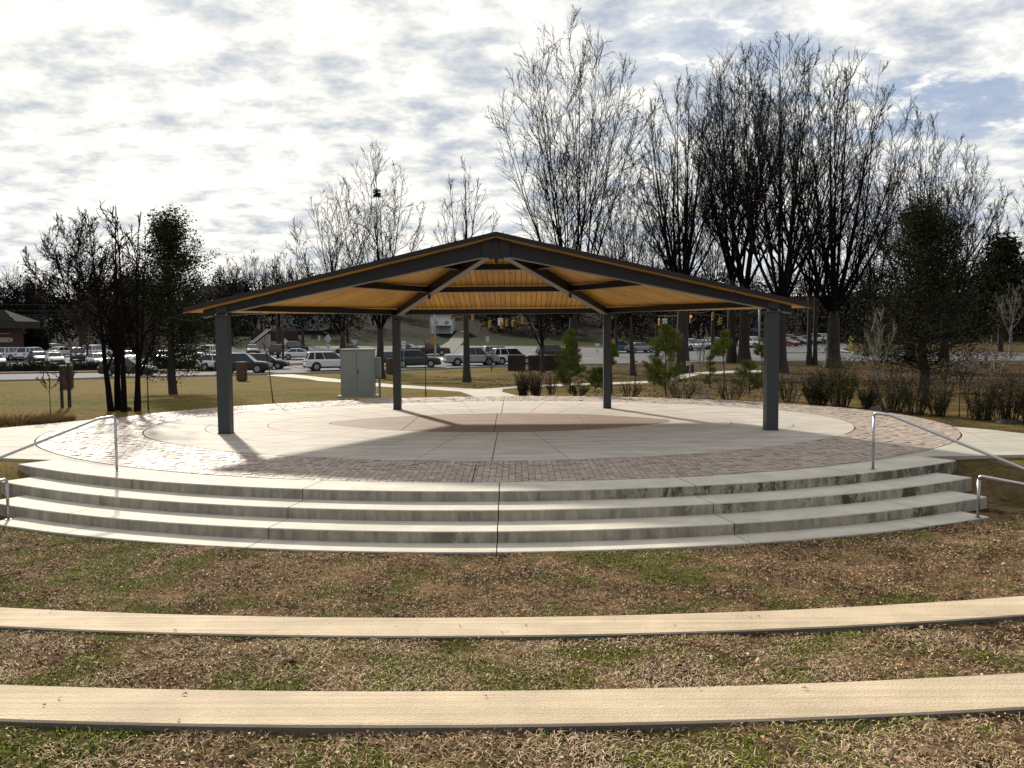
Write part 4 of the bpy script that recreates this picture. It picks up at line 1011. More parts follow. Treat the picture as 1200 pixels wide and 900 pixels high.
twig_shrub('low dark green shrub between the rear right column and bushy pine', 738, 464, 448, 26, 5, LEAF_BUSH, stems=30, leafper=1)
twig_shrub('low loose shrub under the broad bushy pine', 800, 466, 448, 40, 6, LEAF_BUSH, stems=34, leafper=1)
twig_shrub('faint brown shrub under the lollipop pine', 858, 469, 442, 34, 7, LEAF_BUSH, stems=34, leafper=1)
twig_shrub('sparse tan shrub right of the right front column', 925, 472, 438, 32, 8, LEAF_BUSH, stems=40, leafper=1)
twig_shrub('dark green dense shrub right of the right front column', 957, 476, 440, 34, 9, LEAF_DK, stems=70, leafper=5)
twig_shrub('yellow green leafy shrub touching the dark dense shrub', 985, 478, 428, 36, 10, LEAF_BUSH, stems=50, leafper=3, leafsize=.045)
EVS = leafmat('broom_green', (.03, .045, .015), (.022, .034, .013))
for i, (a, b, c_, w, s) in enumerate(((1018, 480, 446, 26, 11), (1045, 484, 442, 38, 12), (1072, 487, 440, 42, 13), (1100, 489, 450, 30, 14), (1150, 494, 452, 34, 15), (1180, 496, 446, 42, 16), (1212, 499, 444, 42, 17))):
    twig_shrub(['low upright dark shrub left of the pale thin sapling', 'upright dark broom like shrub, left one of the pair before the evergreen trunk', 'upright dark broom like shrub, right one of the pair before the evergreen trunk', 'thinner brown and green shrub right of the evergreen trunk',
                'small dark shrub left of the pale barked young tree', 'dark broom like shrub right of the pale barked young tree', 'dark broom like shrub cut by the right edge'][i], a, b, c_, w, s, EVS if i != 3 else LEAF_BUSH, stems=48, leafper=3, leafsize=.03, up=1.5)
for i, (a, b, c_, w) in enumerate(((20, 498, 487, 90), (62, 496, 488, 40))):
    twig_shrub(['tawny clump of dry ornamental grass at the left edge of the lawn', 'low dry grass clump by the left walk, at the staked sapling'][i], a, b, c_, w, 30+i, None, stems=420, twig=mat('tawny_grass', (.28, .18, .075), .9, (.17, .105, .05), 4, spec=.1), name='grass_clump', group='dry grass clumps')

# saplings and stakes
def sapling(label, px, pyb, pyt, seed, r=.014, spread=.5, name='sapling', bark=BARK, lean=(0, 0), leaders=4, dens=(4, 3, 2), z=-.08, fork=.45, group='staked saplings around the stage', fl=None):
    p = gp(px, pyb, z); H = hpx(p, pyb-pyt); (v1, f1), (v2, f2), (P2, P3) = bare_tree(seed, H, r=r, fork=fork, leaders=leaders, spread=spread*.6, dens=dens, l1=.4, trop=.05, lean=lean, tw=.003, minr=.003, single=True)
    sc = H/v2[:, 2].max()
    t = thing(name, label, 'young tree', group, (p[0], p[1], (z if z is not None else gz(p[1]))-.02)); link('trunk', mesh('trunk', v1*[1, 1, sc], f1, bark, smooth=True), t)
    # thin stems: grow() keeps a minimum radius meant for trees, so slim it here
    link('crown', mesh('crown', v2*[1, 1, sc], f2, bark), t)
    if fl: v, f = leaf_cloud(np.random.default_rng(seed), P3[:, -1]*[1, 1, sc], 2, .04, .03); link('leaves', mesh('leaves', v, f, fl), t, kind='stuff')
sapling('small bare sapling alone on the left lawn by the walk', 59.5, 493, 425, 1, fork=.55)
sapling('bare sapling between two stakes in front of the tall brown bin', 80, 477, 420, 2, z=None)
sapling('slim dark sapling right of the four trunk thicket', 174, 482, 352, 3, r=.02, spread=.3, fork=.5)
sapling('slim leaning sapling behind the left front column, left of the cabinet', 320.5, 474, 388, 4, r=.02, spread=.15, lean=(-.25, 0), fork=.7, leaders=3, dens=(2, 2, 1))
sapling('slim straight sapling right of the rear left column', 499, 465.5, 392, 5, r=.02, spread=.15, fork=.7, leaders=3, dens=(2, 2, 1))
sapling('pale thin sapling with fine twigs behind the right handrail', 1029, 478, 356, 6, r=.022, spread=.3, bark=BARKP, leaders=5, dens=(6, 4, 3), fork=.35, fl=LEAF_BUSH)
sapling('pale barked young tree with spreading limbs near the right edge', 1160, 493, 392, 7, r=.03, spread=.75, bark=BARKP, leaders=7, dens=(5, 3, 2), fork=.42, fl=LEAF_BRN)
sapling('thin dark sapling between the evergreen trunk and pale young tree, left one', 1107, 489, 410, 8, spread=.2, leaders=3)
sapling('thin dark sapling between the evergreen trunk and pale young tree, middle one', 1124, 490, 400, 9, spread=.2, leaders=3)
sapling('thin dark sapling between the evergreen trunk and pale young tree, right one', 1134, 490, 405, 10, spread=.25, leaders=3)
sapling('bare grey sapling left of the lollipop pine', 821, 467, 378, 11, spread=.3, bark=BARKP, leaders=5, dens=(5, 3, 2))
sapling('thin bare stem left of the broad bushy pine', 744, 463, 420, 12, spread=.2, leaders=3, dens=(2, 2, 1))
sapling('small bare shrub like sapling by the silver pickup', 576, 436, 405, 13, r=.05, spread=.6, leaders=7, dens=(5, 4, 3), z=None, fork=.12)
for lab, px, pyb, pyt in (('dark wooden tree stake, left one before the tall brown bin', 73, 478, 428), ('dark wooden tree stake, right one before the tall brown bin', 82, 477, 424)):
    p = gp(px, pyb); h = hpx(p, pyb-pyt); tag(MB().box((0, 0, h/2-.05), (.07, .07, h)).build('tree_stake', BARK, None, loc=(p[0], p[1], gz(p[1]))), lab, 'stake', 'tree stakes')

# rocks and small things on the right rim
def rock(label, px, py, w, h, seed):
    rng = np.random.default_rng(seed); p = gp(px, py, -.06); W_ = hpx(p, w); H_ = hpx(p, h); nu, nv = 14, 7; v = []; f = []
    for i in range(nv+1):
        for j in range(nu):
            a = 2*PI*j/nu; b = PI/2*i/nv; rr = 1+.25*math.sin(3*a+seed)+.12*rng.normal(); v.append((math.cos(a)*math.cos(b)*W_/2*rr, math.sin(a)*math.cos(b)*W_/3*rr, math.sin(b)*H_*(1+.1*rng.normal())))
    f = [(i*nu+j, i*nu+(j+1) % nu, (i+1)*nu+(j+1) % nu, (i+1)*nu+j) for i in range(nv) for j in range(nu)]
    tag(link('rock', mesh('rock', v, f, mat('rock_grey', (.17, .16, .15), .9, (.10, .095, .09), 8, .6, 20)), None, (p[0], p[1], -.07)), label, 'rock', 'rocks along the far rim')
rock('low grey rock under the pale thin sapling', 1028, 479, 34, 5, 1); rock('low grey rock beneath the pale barked young tree', 1180, 495, 36, 6, 2); rock('flat grey stone at the foot of the lollipop pine', 826, 468, 22, 3, 3)
p = gp(703, 462, -.05); vp = thing('vent_pipe', 'small white hooked vent pipe beside the rear right column', 'pipe', None, (p[0], p[1], -.05))
MB().tube(fillet([(0, 0, 0), (0, 0, .22), (-.08, 0, .22), (-.08, 0, .12)], .04), .022, 8).build('pipe', mat('white_plastic', (.75, .75, .73), .4), vp, smooth=True)
p = gp(808, 463, -.08); sp_ = thing('notice_post', 'thin post carrying two small grey boxes among the young pines', 'post', None, (p[0], p[1], -.08))
hh = hpx(p, 40); MB().tube([(0, 0, 0), (0, 0, hh)], .018, 6).build('post', CAB, sp_); MB().box((-.04, -.03, hh*.93), (.16, .08, .16)).build('box', mat('pale_plastic2', (.42, .42, .42), .5), sp_); MB().box((.09, 0, hh*.78), (.12, .08, .3)).build('box', STEEL, sp_)

# ------------------------------------------------------------------ far woodland
def woods():
    rng = np.random.default_rng(77); vs = []; fs = []; b = 0; lv = []; lf = []; lb = 0
    protos = []
    for s in range(5):
        (v1, f1), (v2, f2), _ = bare_tree(300+s, 14, r=.24, fork=.25, leaders=6, spread=.32, dens=(5, 3, 2), l1=.38, tw=.045, minr=.05, trop=.05, lod=3)
        protos.append((np.concatenate([v1, v2]), np.concatenate([f1, f2+len(v1)])))
    n = 170; x = rng.uniform(-170, 190, n); y = rng.uniform(136, 270, n)
    for i in range(n):
        if -30 < x[i] < 14 and y[i] < 152 or -31 < x[i] < -5 and y[i] < 195: continue     # open bank and drive
        v, f = protos[i % 5]; a = rng.uniform(0, 2*PI); s = rng.uniform(.75, 1.15); c_, s_ = math.cos(a)*s, math.sin(a)*s
        q = np.stack([v[:, 0]*c_-v[:, 1]*s_+x[i], v[:, 0]*s_+v[:, 1]*c_+y[i], v[:, 2]*s+gz(y[i])], -1); vs.append(q); fs.append(f+b); b += len(q)
    link('far_woodland', mesh('far_woodland', np.concatenate(vs), np.concatenate(fs), TWIGR), kind='stuff')
    n = 560; x = rng.uniform(-165, 185, n); y = 133+130*rng.random(n)**1.4; pts = []
    for i in range(n):
        if -34 < x[i] < 16 and y[i] < 154: continue
        if -31 < x[i] < -5 and y[i] < 200: continue
        if -62 < x[i] <= -34 and y[i] < 150: continue
        m_ = 110; H_ = rng.uniform(4, 12); Wd = rng.uniform(3, 6); u = rng.random(m_)**.8; r_ = Wd*np.sqrt(rng.random(m_))*(1-u*.75); a = rng.uniform(0, 2*PI, m_)
        pts.append(np.stack([x[i]+r_*np.cos(a), y[i]+r_*np.sin(a), gz(y[i])+u*H_], -1))
    pts = np.concatenate(pts); v, f = leaf_cloud(rng, pts, 3, .62, .9, .8); link('far_undergrowth', mesh('far_undergrowth', v, f, WOODS), kind='stuff')
woods()

# ------------------------------------------------------------------ vehicles
GLASS = mat('car_glass', (.012, .014, .018), .08, spec=.8)
TYRE = mat('tyre', (.015, .015, .015), .85); RIM = mat('rim', (.35, .35, .36), .35, metal=.6)
REDL = mat('tail_lamp', (.45, .02, .02), .3); HEADL = mat('head_lamp', (.7, .72, .75), .15)
BLKP = mat('black_trim', (.02, .02, .02), .6)
def paint(name, c, r=.22): return mat('paint_'+name, c, r, spec=.7)
PAINTS = dict(white=(.78, .78, .77), silver=(.36, .37, .38), black=(.012, .012, .014), grey=(.10, .105, .11), navy=(.02, .028, .05), teal=(.018, .04, .042), red=(.28, .03, .025), blue=(.06, .10, .2))
SHAPES = {   # length, half width, belt height, roof height; body top line; cabin (rear base, rear top, front top, front base)
    'sedan': dict(L=4.7, W=.9, belt=.93, roof=1.44, top=[(-2.35, .62, .86), (-2.25, .95, .95), (-1.5, .98, 1), (.75, .96, 1), (1.9, .80, .97), (2.28, .66, .88), (2.35, .5, .8)], cab=(-1.75, -1.0, .25, 1.05)),
    'suv': dict(L=4.7, W=.95, belt=1.05, roof=1.74, top=[(-2.35, .7, .93), (-2.3, 1.08, .97), (-1.5, 1.08, 1), (.8, 1.06, 1), (1.9, .98, .97), (2.25, .85, .9), (2.35, .55, .85)], cab=(-2.22, -1.95, .3, 1.05)),
    'hatch': dict(L=4.3, W=.9, belt=.95, roof=1.52, top=[(-2.15, .6, .9), (-2.08, .98, .95), (-1.4, .98, 1), (.7, .96, 1), (1.7, .84, .97), (2.08, .7, .9), (2.15, .5, .82)], cab=(-2.0, -1.5, .2, 1.0)),
    'pickup': dict(L=5.7, W=1.0, belt=1.1, roof=1.88, top=[(-2.85, .75, .96), (-2.8, 1.14, .98), (-1.0, 1.14, 1), (1.3, 1.12, 1), (2.5, 1.08, .97), (2.8, .95, .93), (2.85, .6, .9)], cab=(-.75, -.5, .85, 1.45)),
}
CACHE = {}
def car_proto(kind):
    if kind in CACHE: return CACHE[kind]
    s = SHAPES[kind]; W_ = s['W']; out = []
    st = s['top']; v = []; f = []; zl = .26
    for x, zt, wf in st:
        w = W_*wf
        v += [(x, -w*.86, zl), (x, -w, zl+.16), (x, -w, zt-.14), (x, -w*.92, zt-.02), (x, -w*.6, zt), (x, w*.6, zt), (x, w*.92, zt-.02), (x, w, zt-.14), (x, w, zl+.16), (x, w*.86, zl)]
    n = 10
    for i in range(len(st)-1):
        for k in range(n): f.append((i*n+k, i*n+(k+1) % n, (i+1)*n+(k+1) % n, (i+1)*n+k))
    f.append(tuple(range(n-1, -1, -1))); f.append(tuple((len(st)-1)*n+k for k in range(n)))
    out.append(('body', mesh('car_body', v, [q[::-1] for q in f], BLKP, smooth=False), 'paint'))
    a, b, c_, d = s['cab']; zb = s['belt']-.03; zr = s['roof']-.04; wb, wt = W_*.90, W_*.72
    v = [(a, -wb, zb), (d, -wb, zb), (d, wb, zb), (a, wb, zb), (b, -wt, zr), (c_, -wt, zr), (c_, wt, zr), (b, wt, zr)]
    out.append(('windows', mesh('car_windows', v, [(3, 2, 1, 0), (4, 5, 6, 7), (0, 1, 5, 4), (1, 2, 6, 5), (2, 3, 7, 6), (3, 0, 4, 7)], GLASS), None))
    mb = MB(); e = .05
    mb.add([(b-.06, -wt-.02, zr-.02), (c_+.06, -wt-.02, zr-.02), (c_+.06, wt+.02, zr-.02), (b-.06, wt+.02, zr-.02), (b+.05, -wt+.08, zr+.045), (c_-.15, -wt+.08, zr+.045), (c_-.15, wt-.08, zr+.045), (b+.05, wt-.08, zr+.045)],
           [(3, 2, 1, 0), (4, 5, 6, 7), (0, 1, 5, 4), (1, 2, 6, 5), (2, 3, 7, 6), (3, 0, 4, 7)])
    for sg in (-1, 1):
        mb.tube([(a, sg*wb, zb), (b, sg*wt, zr)], .055, 5); mb.tube([(d, sg*wb, zb), (c_, sg*wt, zr)], .04, 5)
        m0 = (a+d)/2; mb.tube([(m0, sg*(wb+.003), zb), ((b+c_)/2, sg*(wt+.003), zr)], .035, 5)
        if kind in ('suv',): mb.tube([(m0-.95, sg*(wb+.003), zb), (m0-.95+.05, sg*(wt+.003), zr)], .06, 5)
        mb.box((d-.12, sg*(wb+.09), zb+.06), (.12, .18, .12))
    out.append(('roof', mb.mesh('car_roof', BLKP), 'paint'))
    wr = .33 if kind in ('sedan', 'hatch') else .38; wx = s['L']*.29
    for sx in (-1.02, 1):
        for sy in (-1, 1):
            mb = MB().tube([(0, -.11, 0), (0, .11, 0)], wr, 18); rim = MB().tube([(0, -.118, 0), (0, .118, 0)], wr*.62, 10)
            out.append(('wheel', mb.mesh('tyre', TYRE), None, (wx*sx, sy*(W_-.10), wr), rim.mesh('rim', RIM)))
    arch = MB()
    for sx in (-1.02, 1):
        for sy in (-1, 1): arch.tube([(wx*sx, sy*(W_-.02), wr+.02), (wx*sx, sy*(W_+.004), wr+.02)], wr*1.16, 18)
    arch.box((0, 0, .30), (s['L']*.9, W_*1.9, .14))
    out.append(('underbody', arch.mesh('underbody', BLKP), None))
    hl = s['L']/2; zt = s['belt']-.16
    for sy in (-1, 1):
        out.append(('taillight', MB().box((-hl+.0, sy*W_*.78, zt-.05), (.14, .26, .17)).mesh('taillight', REDL), None)); out.append(('headlight', MB().box((hl-.10, sy*W_*.66, zt-.14), (.16, .32, .13)).mesh('headlight', HEADL), None))
    out.append(('bumper', MB().box((-hl-.02, 0, .42), (.12, W_*1.7, .2)).mesh('bumper', BLKP), None)); out.append(('bumper', MB().box((hl+.0, 0, .40), (.10, W_*1.6, .2)).mesh('bumper', BLKP), None))
    out.append(('number_plate', MB().box((-hl-.085, 0, .55), (.02, .32, .16)).mesh('plate', mat('plate_white', (.6, .6, .6), .5)), None))
    CACHE[kind] = out; return out
def car(label, kind, colour, px, py, heading, group):
    """heading in degrees: 0 drives to the right, 90 away from the camera"""
    p = gp(px, py); t = thing('parked_car' if 'parked' in group else 'car', label, 'pickup truck' if kind == 'pickup' else 'car', group, (p[0], p[1], gz(p[1])+.015), math.radians(heading))
    pm = paint(colour, PAINTS[colour])
    for it in car_proto(kind):
        o = link(it[0], it[1], t)
        if it[2] == 'paint':
            o.material_slots[0].link = 'OBJECT'; o.material_slots[0].material = pm
        if len(it) > 3: o.location = it[3]; r_ = link('rim', it[4], o)
PK = 'cars parked in the lot at the left'; RD = 'cars on the road and crossing'
for a in [
 ('white car at the extreme left edge of the lot, only its nose in view', 'sedan', 'white', -6, 429, -50, PK),
 ('white sport utility car under the corner of the brick building', 'suv', 'white', 16, 422, 75, PK),
 ('white sport utility car parked beside the dome shaped shrub', 'suv', 'white', 41, 422, 72, PK),
 ('dark blue car tucked behind the nearer white sedan at left', 'sedan', 'navy', 45, 425, -50, PK),
 ('white sedan facing the road, behind the tall brown bin', 'sedan', 'white', 64, 426.5, -55, PK),
 ('white van like car far back in the lot, right of the dome shrub', 'suv', 'white', 62, 416, 90, PK),
 ('white car second row of the lot, left of the black one', 'sedan', 'white', 72, 418, 80, PK),
 ('black car nose out between the white cars of the left lot', 'suv', 'black', 92, 422.5, -60, PK),
 ('white car with a red tail lamp behind the pale front sedan', 'suv', 'white', 114, 418.5, 80, PK),
 ('white sedan facing the road, left of the four trunk thicket', 'sedan', 'white', 116, 429, -50, PK),
 ('silver sport utility car far back above the thicket stems', 'suv', 'silver', 134, 415, 75, PK),
 ('white car seen right behind the thicket stems', 'sedan', 'white', 153, 424, -60, PK),
 ('red car low between thicket and evergreen', 'sedan', 'red', 160, 419, 80, PK),
 ('black car left of the evergreen trunk', 'sedan', 'black', 190, 424, -60, PK),
 ('silver car right of the evergreen trunk, partly in shadow', 'sedan', 'silver', 236, 420, -60, PK),
 ('white car left of the left front column, deep in the lot', 'suv', 'white', 250, 419, 80, PK),
 ('grey car farther back between evergreen trunk and column', 'sedan', 'grey', 215, 415, 80, PK),
 ('black hatchback driving right behind the four trunk thicket', 'hatch', 'black', 151, 441, 2, RD),
 ('black sport utility car behind the bin, right of the left front column', 'suv', 'black', 286, 437, 4, RD),
 ('white car almost hidden behind the left front column', 'hatch', 'white', 259, 434, 4, RD),
 ('black crossover just ahead of the black sport utility car', 'hatch', 'black', 312, 432.5, 6, RD),
 ('grey sedan with a glaring roof waiting at the crossing', 'sedan', 'grey', 296, 415, -70, RD),
 ('dark sport utility car seen from behind, left of the white sedan', 'suv', 'black', 329, 418, 88, RD),
 ('blue grey sport utility car farther behind the white sedan', 'suv', 'navy', 345, 413, 60, RD),
 ('white rounded sedan crossing in front of the grass bank', 'sedan', 'white', 351, 421, 12, RD),
 ('white crossover with lit red tail lamp left of the cabinet', 'suv', 'white', 387, 434, 22, RD),
 ('dark car whose roof shows over the cabinet', 'sedan', 'black', 413, 416, 10, RD),
 ('dark teal hatchback right of the rear left column', 'suv', 'teal', 489, 430.5, 5, RD),
 ('dark car behind the rear left column and the bin', 'sedan', 'navy', 460, 428, 5, RD),
 ('dark sedan farther back right of the rear left column', 'sedan', 'black', 480, 415, -20, RD),
 ('dark pickup at the foot of the driveway', 'pickup', 'black', 504, 416.5, 5, RD),
 ('silver pickup truck behind the slim straight tree', 'pickup', 'silver', 553, 428, 14, RD),
 ('white sport utility car behind the narrower brick wall', 'suv', 'white', 600, 427, 18, RD),
 ('silver car between the pickup and the white sport utility car', 'suv', 'silver', 586, 422, 18, RD),
 ('black car over the wide brick wall', 'suv', 'black', 650, 420, 10, RD),
 ('teal van right of the rear right column', 'suv', 'blue', 727, 413, 0, RD),
 ('silver sedan left of the broad bushy pine', 'sedan', 'silver', 750, 413, 20, RD),
 ('silver car seen through the broad bushy pine', 'suv', 'silver', 786, 411, -30, RD),
 ('white van like car right of the grey signal pole', 'suv', 'white', 808, 410.5, -60, RD),
 ('silver car second right of the grey signal pole', 'sedan', 'silver', 818, 409, -60, RD),
 ('white car left of the lollipop pine in the waiting queue', 'sedan', 'white', 829, 409, -60, RD),
 ('grey sport utility car third in the waiting queue', 'suv', 'grey', 838, 408, -65, RD),
 ('white car left of the right front column', 'suv', 'white', 882, 407.5, -60, RD),
 ('dark green sport utility car right of the right front column', 'suv', 'teal', 925, 403.5, -70, RD),
 ('red car beside the dark green one at the right road', 'sedan', 'red', 921, 405.5, -60, RD),
 ('black car right of the red one', 'sedan', 'black', 935, 404, -65, RD),
 ('grey car between the thin double trunks', 'sedan', 'grey', 947, 403, -65, RD),
 ('white and dark car left of the flared trunk', 'suv', 'silver', 963, 402.5, -65, RD)]: car(*a)

# ------------------------------------------------------------------ signals, signs, poles
SIGY = mat('signal_yellow', (.42, .22, .02), .6); POLE = mat('galvanised', (.30, .31, .32), .5, metal=.2); SIGNB = mat('sign_back', (.42, .44, .46), .5); SIGNW = mat('sign_white', (.72, .72, .74), .5)
LENS = mat('dark_lens', (.03, .02, .015), .3)
REDON = bpy.data.materials.new('lit_red_lens'); REDON.use_nodes = True; _b = REDON.node_tree.nodes['Principled BSDF']; _b.inputs['Base Color'].default_value = (.8, .05, .02, 1); _b.inputs['Emission Color'].default_value = (1, .12, .04, 1); _b.inputs['Emission Strength'].default_value = 2
def atd(px, py, D):  # point at a known forward distance
    d = ray(px, py); return CAM+d*D
def pole(label, px, pyb, pyt, r, m_=POLE, name='signal_pole', group=None, cat='pole'):
    p = gp(px, pyb); h = hpx(p, pyb-pyt); t = thing(name, label, cat, group, (p[0], p[1], gz(p[1])))
    MB().tube([(0, 0, 0), (0, 0, h)], [r, r*.7], 10).build('shaft', m_, t, smooth=True); MB().tube([(0, 0, 0), (0, 0, .25)], r*1.7, 10).build('base', CURB, t); return t, p, h
pole('light steel signal pole at the crossing left of the driveway', 510, 420.5, 352, .16); pole('grey signal pole in the gap right of the broad bushy pine', 804, 425, 352, .16); pole('pale signal pole just left of the right front column', 889.5, 412, 350, .17)
UP = mat('pole_wood', (.085, .07, .058), .9, (.06, .05, .04), 8)
pole('grey utility pole left of the white sedan, the left one', 325, 415, 330, .15, UP, 'utility_pole', 'utility poles'); pole('grey utility pole left of the white sedan, the nearer right one', 332, 428, 332, .14, UP, 'utility_pole', 'utility poles'); pole('thin pole behind the tall pointed young pine', 673, 425, 330, .12, UP, 'utility_pole', 'utility poles'); pole('utility pole at the left edge behind the brick building', -14, 414, 290, .16, UP, 'utility_pole', 'utility poles')
def signal(label, px, py, D, lit=False, face=0.):
    c_ = atd(px, py, D); t = thing('traffic_signal', label, 'traffic light', 'yellow traffic signals over the crossing', c_, face)
    MB().box((0, 0, 0), (.30, .22, .92)).build('housing', SIGY, t)
    for i, z in enumerate((.33, 0, -.33)):
        MB().tube([(0, -.12, z), (0, -.14, z)], .12, 12).build('lens', REDON if lit and i == 0 else LENS, t)
        v = MB(); v.add([(math.cos(a)*.14, -.12, z+math.sin(a)*.14) for a in np.linspace(0, PI, 7)]+[(math.cos(a)*.14, -.34, z+math.sin(a)*.14-.03) for a in np.linspace(0, PI, 7)], [(j, j+1, j+8, j+7) for j in range(6)]); v.build('visor', SIGY, t)
    MB().tube([(0, 0, .51), (0, 0, .85)], .025, 6).build('hanger', POLE, t)
    return c_
sg = []
for i, (px, py, D, lit, fc) in enumerate(((529, 370, 112, 0, .5), (554, 372, 112, 0, .8), (573.5, 379.5, 114, 0, 1.2), (587.5, 381, 116, 0, .9), (593, 378.5, 117, 0, 1.3), (601, 379, 118, 0, .6), (612, 376, 120, 0, .9), (772.8, 377.5, 110, 0, .1), (809.5, 374, 104, 1, 0), (835.5, 371, 100, 0, .1), (843, 376.5, 108, 0, 1.3), (857, 375, 112, 0, 1.2))):
    sg.append(signal(['leftmost yellow signal under the pavilion eave', 'second yellow signal, in front of the slim straight tree', 'third yellow signal, left of the hanging white sign', 'yellow signal directly under the hanging white sign', 'yellow signal right of the hanging white sign', 'dim yellow signal second right of the hanging white sign', 'last faint yellow signal of the left cable',
                 'yellow signal above the broad bushy pine beside a street name plate', 'yellow signal with lit red lamp right of the grey pole', 'large yellow signal left of the trunk pair', 'side turned yellow signal below the large one', 'small side turned yellow signal touching the trunk pair'][i], px, py, D, bool(lit), fc))
def cable(label, pts, r=.025, group=None):
    q = []
    for a, b in zip(pts[:-1], pts[1:]):
        for k in range(8): t = k/8; c_ = Vector(a).lerp(Vector(b), t); c_.z -= .25*math.sin(PI*t); q.append(c_)
    q.append(Vector(pts[-1])); tag(MB().tube(q, r, 4).build('span_cable', STEEL, None), label, 'cable', group)
hang = lambda c_: (c_[0], c_[1], c_[2]+.85)
cable('dark cable holding the left row of signals', [atd(510, 361, 108)]+[hang(c_) for c_ in sg[:7]]+[atd(673, 362, 120)]); cable('dark cable holding the right row of signals', [atd(673, 359, 112), hang(sg[7]), hang(sg[8]), hang(sg[9]), atd(889, 359, 110)]); cable('short dark cable with the two side turned signals', [atd(804, 366, 104), hang(sg[10]), hang(sg[11]), atd(889, 363, 110)])
for i, (y0, y1) in enumerate(((356, 352), (363, 359), (368, 364), (371, 367))):
    cable(['topmost of the four thin wires over the left parking lot', 'second of the four thin wires over the left parking lot', 'third of the four thin wires over the left parking lot', 'lowest of the four thin wires over the left parking lot'][i], [atd(-14, y0, 130), atd(160, y0-1, 130), atd(325, y1, 126)], .022, 'overhead wires')
for px, py, fc, lab in ((508.5, 400, 0, 'low side signal fixed to the steel pole at the driveway'), (718.5, 402, 0, 'amber pedestrian signal box right of the rear right column')):
    D = 105; c_ = atd(px, py, D); t = thing('pedestrian_signal', lab, 'traffic light', None, c_); MB().box((0, 0, 0), (.45, .3, .75)).build('housing', SIGY, t); MB().box((-.32, .0, 0), (.15, .34, .8)).build('side_box', mat('signal_orange', (.6, .16, .03), .5), t)
    if px > 600: g_ = gz(c_[1]); MB().tube([(0, .2, .4), (0, .2, g_-c_[2])], .06, 8).build('post', POLE, t)
def sign(label, px, pyb, pyc, shape, w, h, m_, extra=None, D=None, name='road_sign', tilt=0):
    if D is None: p = gp(px, pyb); zb = gz(p[1]); hc = hpx(p, pyb-pyc)
    t = thing(name, label, 'sign', None, (p[0], p[1], zb), tilt)
    MB().tube([(0, 0, 0), (0, 0, hc+h*.5)], .035, 6).build('post', POLE, t)
    if shape == 'rect': poly = [(-w/2, -h/2), (w/2, -h/2), (w/2, h/2), (-w/2, h/2)]
    elif shape == 'diamond': poly = [(0, -h/2), (w/2, 0), (0, h/2), (-w/2, 0)]
    else: poly = [(0, -h/2), (w/2, h/2), (-w/2, h/2)]
    n = len(poly); v = [(a, -.05, hc+b) for a, b in poly]+[(a, -.075, hc+b) for a, b in poly]
    MB().add(v, [tuple(range(n-1, -1, -1))[::-1], tuple(range(2*n-1, n-1, -1))[::-1]]+[(i, (i+1) % n, n+(i+1) % n, n+i) for i in range(n)]).build('panel', m_, t)
    if extra: a, b, c_, d = extra; MB().box((a, -.06, hc+b), (c_, .025, d)).build('plaque', m_, t)
    return t, hc
sign('grey back of a diamond road sign with a small plaque, by the white crossover', 385, 424, 397, 'diamond', .9, 1.15, SIGNB, (0, -.85, .5, .35))
sign('narrow grey sign back left of the diamond sign', 374.5, 412, 396.5, 'rect', .35, .8, SIGNB); sign('grey back of a triangular yield sign over the cabinet', 416, 420, 401.5, 'tri', .95, .8, SIGNB)
t, hc = sign('tall white sign with two black lines on a pole right of the rear left column', 473.5, 434, 404, 'rect', .36, .72, SIGNW)
for z in (.14, -.12): MB().box((0, -.08, hc+z), (.22, .01, .06)).build('print', BLKP, t)
sign('small grey sign on the grass bank right of the driveway', 571.5, 415, 397.5, 'rect', .5, .85, SIGNB); sign('small white sign pair between young pine and rear right column', 700, 415, 404, 'rect', .6, .35, SIGNW, (0, -.9, .5, .3))
sign('thin grey sign back on the utility pole side', 335, 420, 400, 'diamond', .7, .9, SIGNB)
YG = mat('fluorescent_yellow', (.62, .75, .03), .5)
for px, pyb, pyc, lab in ((996.5, 413.5, 398.5, 'fluorescent yellow pedestrian crossing sign right of the flared trunk, the nearer one'), (1014, 412, 395, 'fluorescent yellow crossing sign edge on, the farther one')):
    t, hc = sign(lab, px, pyb, pyc, 'diamond', .75 if px < 1000 else .35, 1.15, YG, (0, -1.0, .45 if px < 1000 else .25, .5))
    if px < 1000:
        MB().tube([(0, -.082, hc+.16), (0, -.082, hc-.05)], .07, 6).tube([(-.02, -.082, hc-.05), (-.1, -.082, hc-.3)], .03, 5).tube([(.02, -.082, hc-.05), (.12, -.082, hc-.28)], .03, 5).tube([(0, -.082, hc+.25), (0, -.082, hc+.3)], .05, 6).build('walking_figure', BLKP, t)
c_ = atd(586.5, 377, 117); t = thing('hanging_sign', 'white rectangular lane sign hanging between the yellow signals', 'sign', None, c_); MB().box((0, 0, 0), (.72, .03, 1.0)).build('panel', SIGNW, t); MB().tube([(0, 0, .5), (0, 0, .95)], .025, 6).build('hanger', POLE, t)
for z in (.2, -.2): MB().box((0, -.02, z), (.5, .01, .06)).build('print', SIGNB, t)
c_ = atd(779, 376, 109.5); t = thing('street_name_sign', 'small white street name plate hanging right of a signal', 'sign', None, c_); MB().box((0, 0, .16), (.6, .03, .26)).build('panel', SIGNW, t); MB().box((.03, 0, -.2), (.6, .03, .3)).build('panel', SIGNW, t); MB().tube([(0, 0, .29), (0, 0, .8)], .025, 6).build('hanger', POLE, t)
c_ = atd(883, 386, 108); t = thing('street_name_sign', 'blue street name plate left of the pale signal pole', 'sign', None, c_); MB().box((0, 0, 0), (.75, .03, .24)).build('panel', mat('sign_blue', (.04, .1, .3), .5), t); MB().box((.5, 0, 0), (.4, .05, .05)).build('arm', POLE, t)
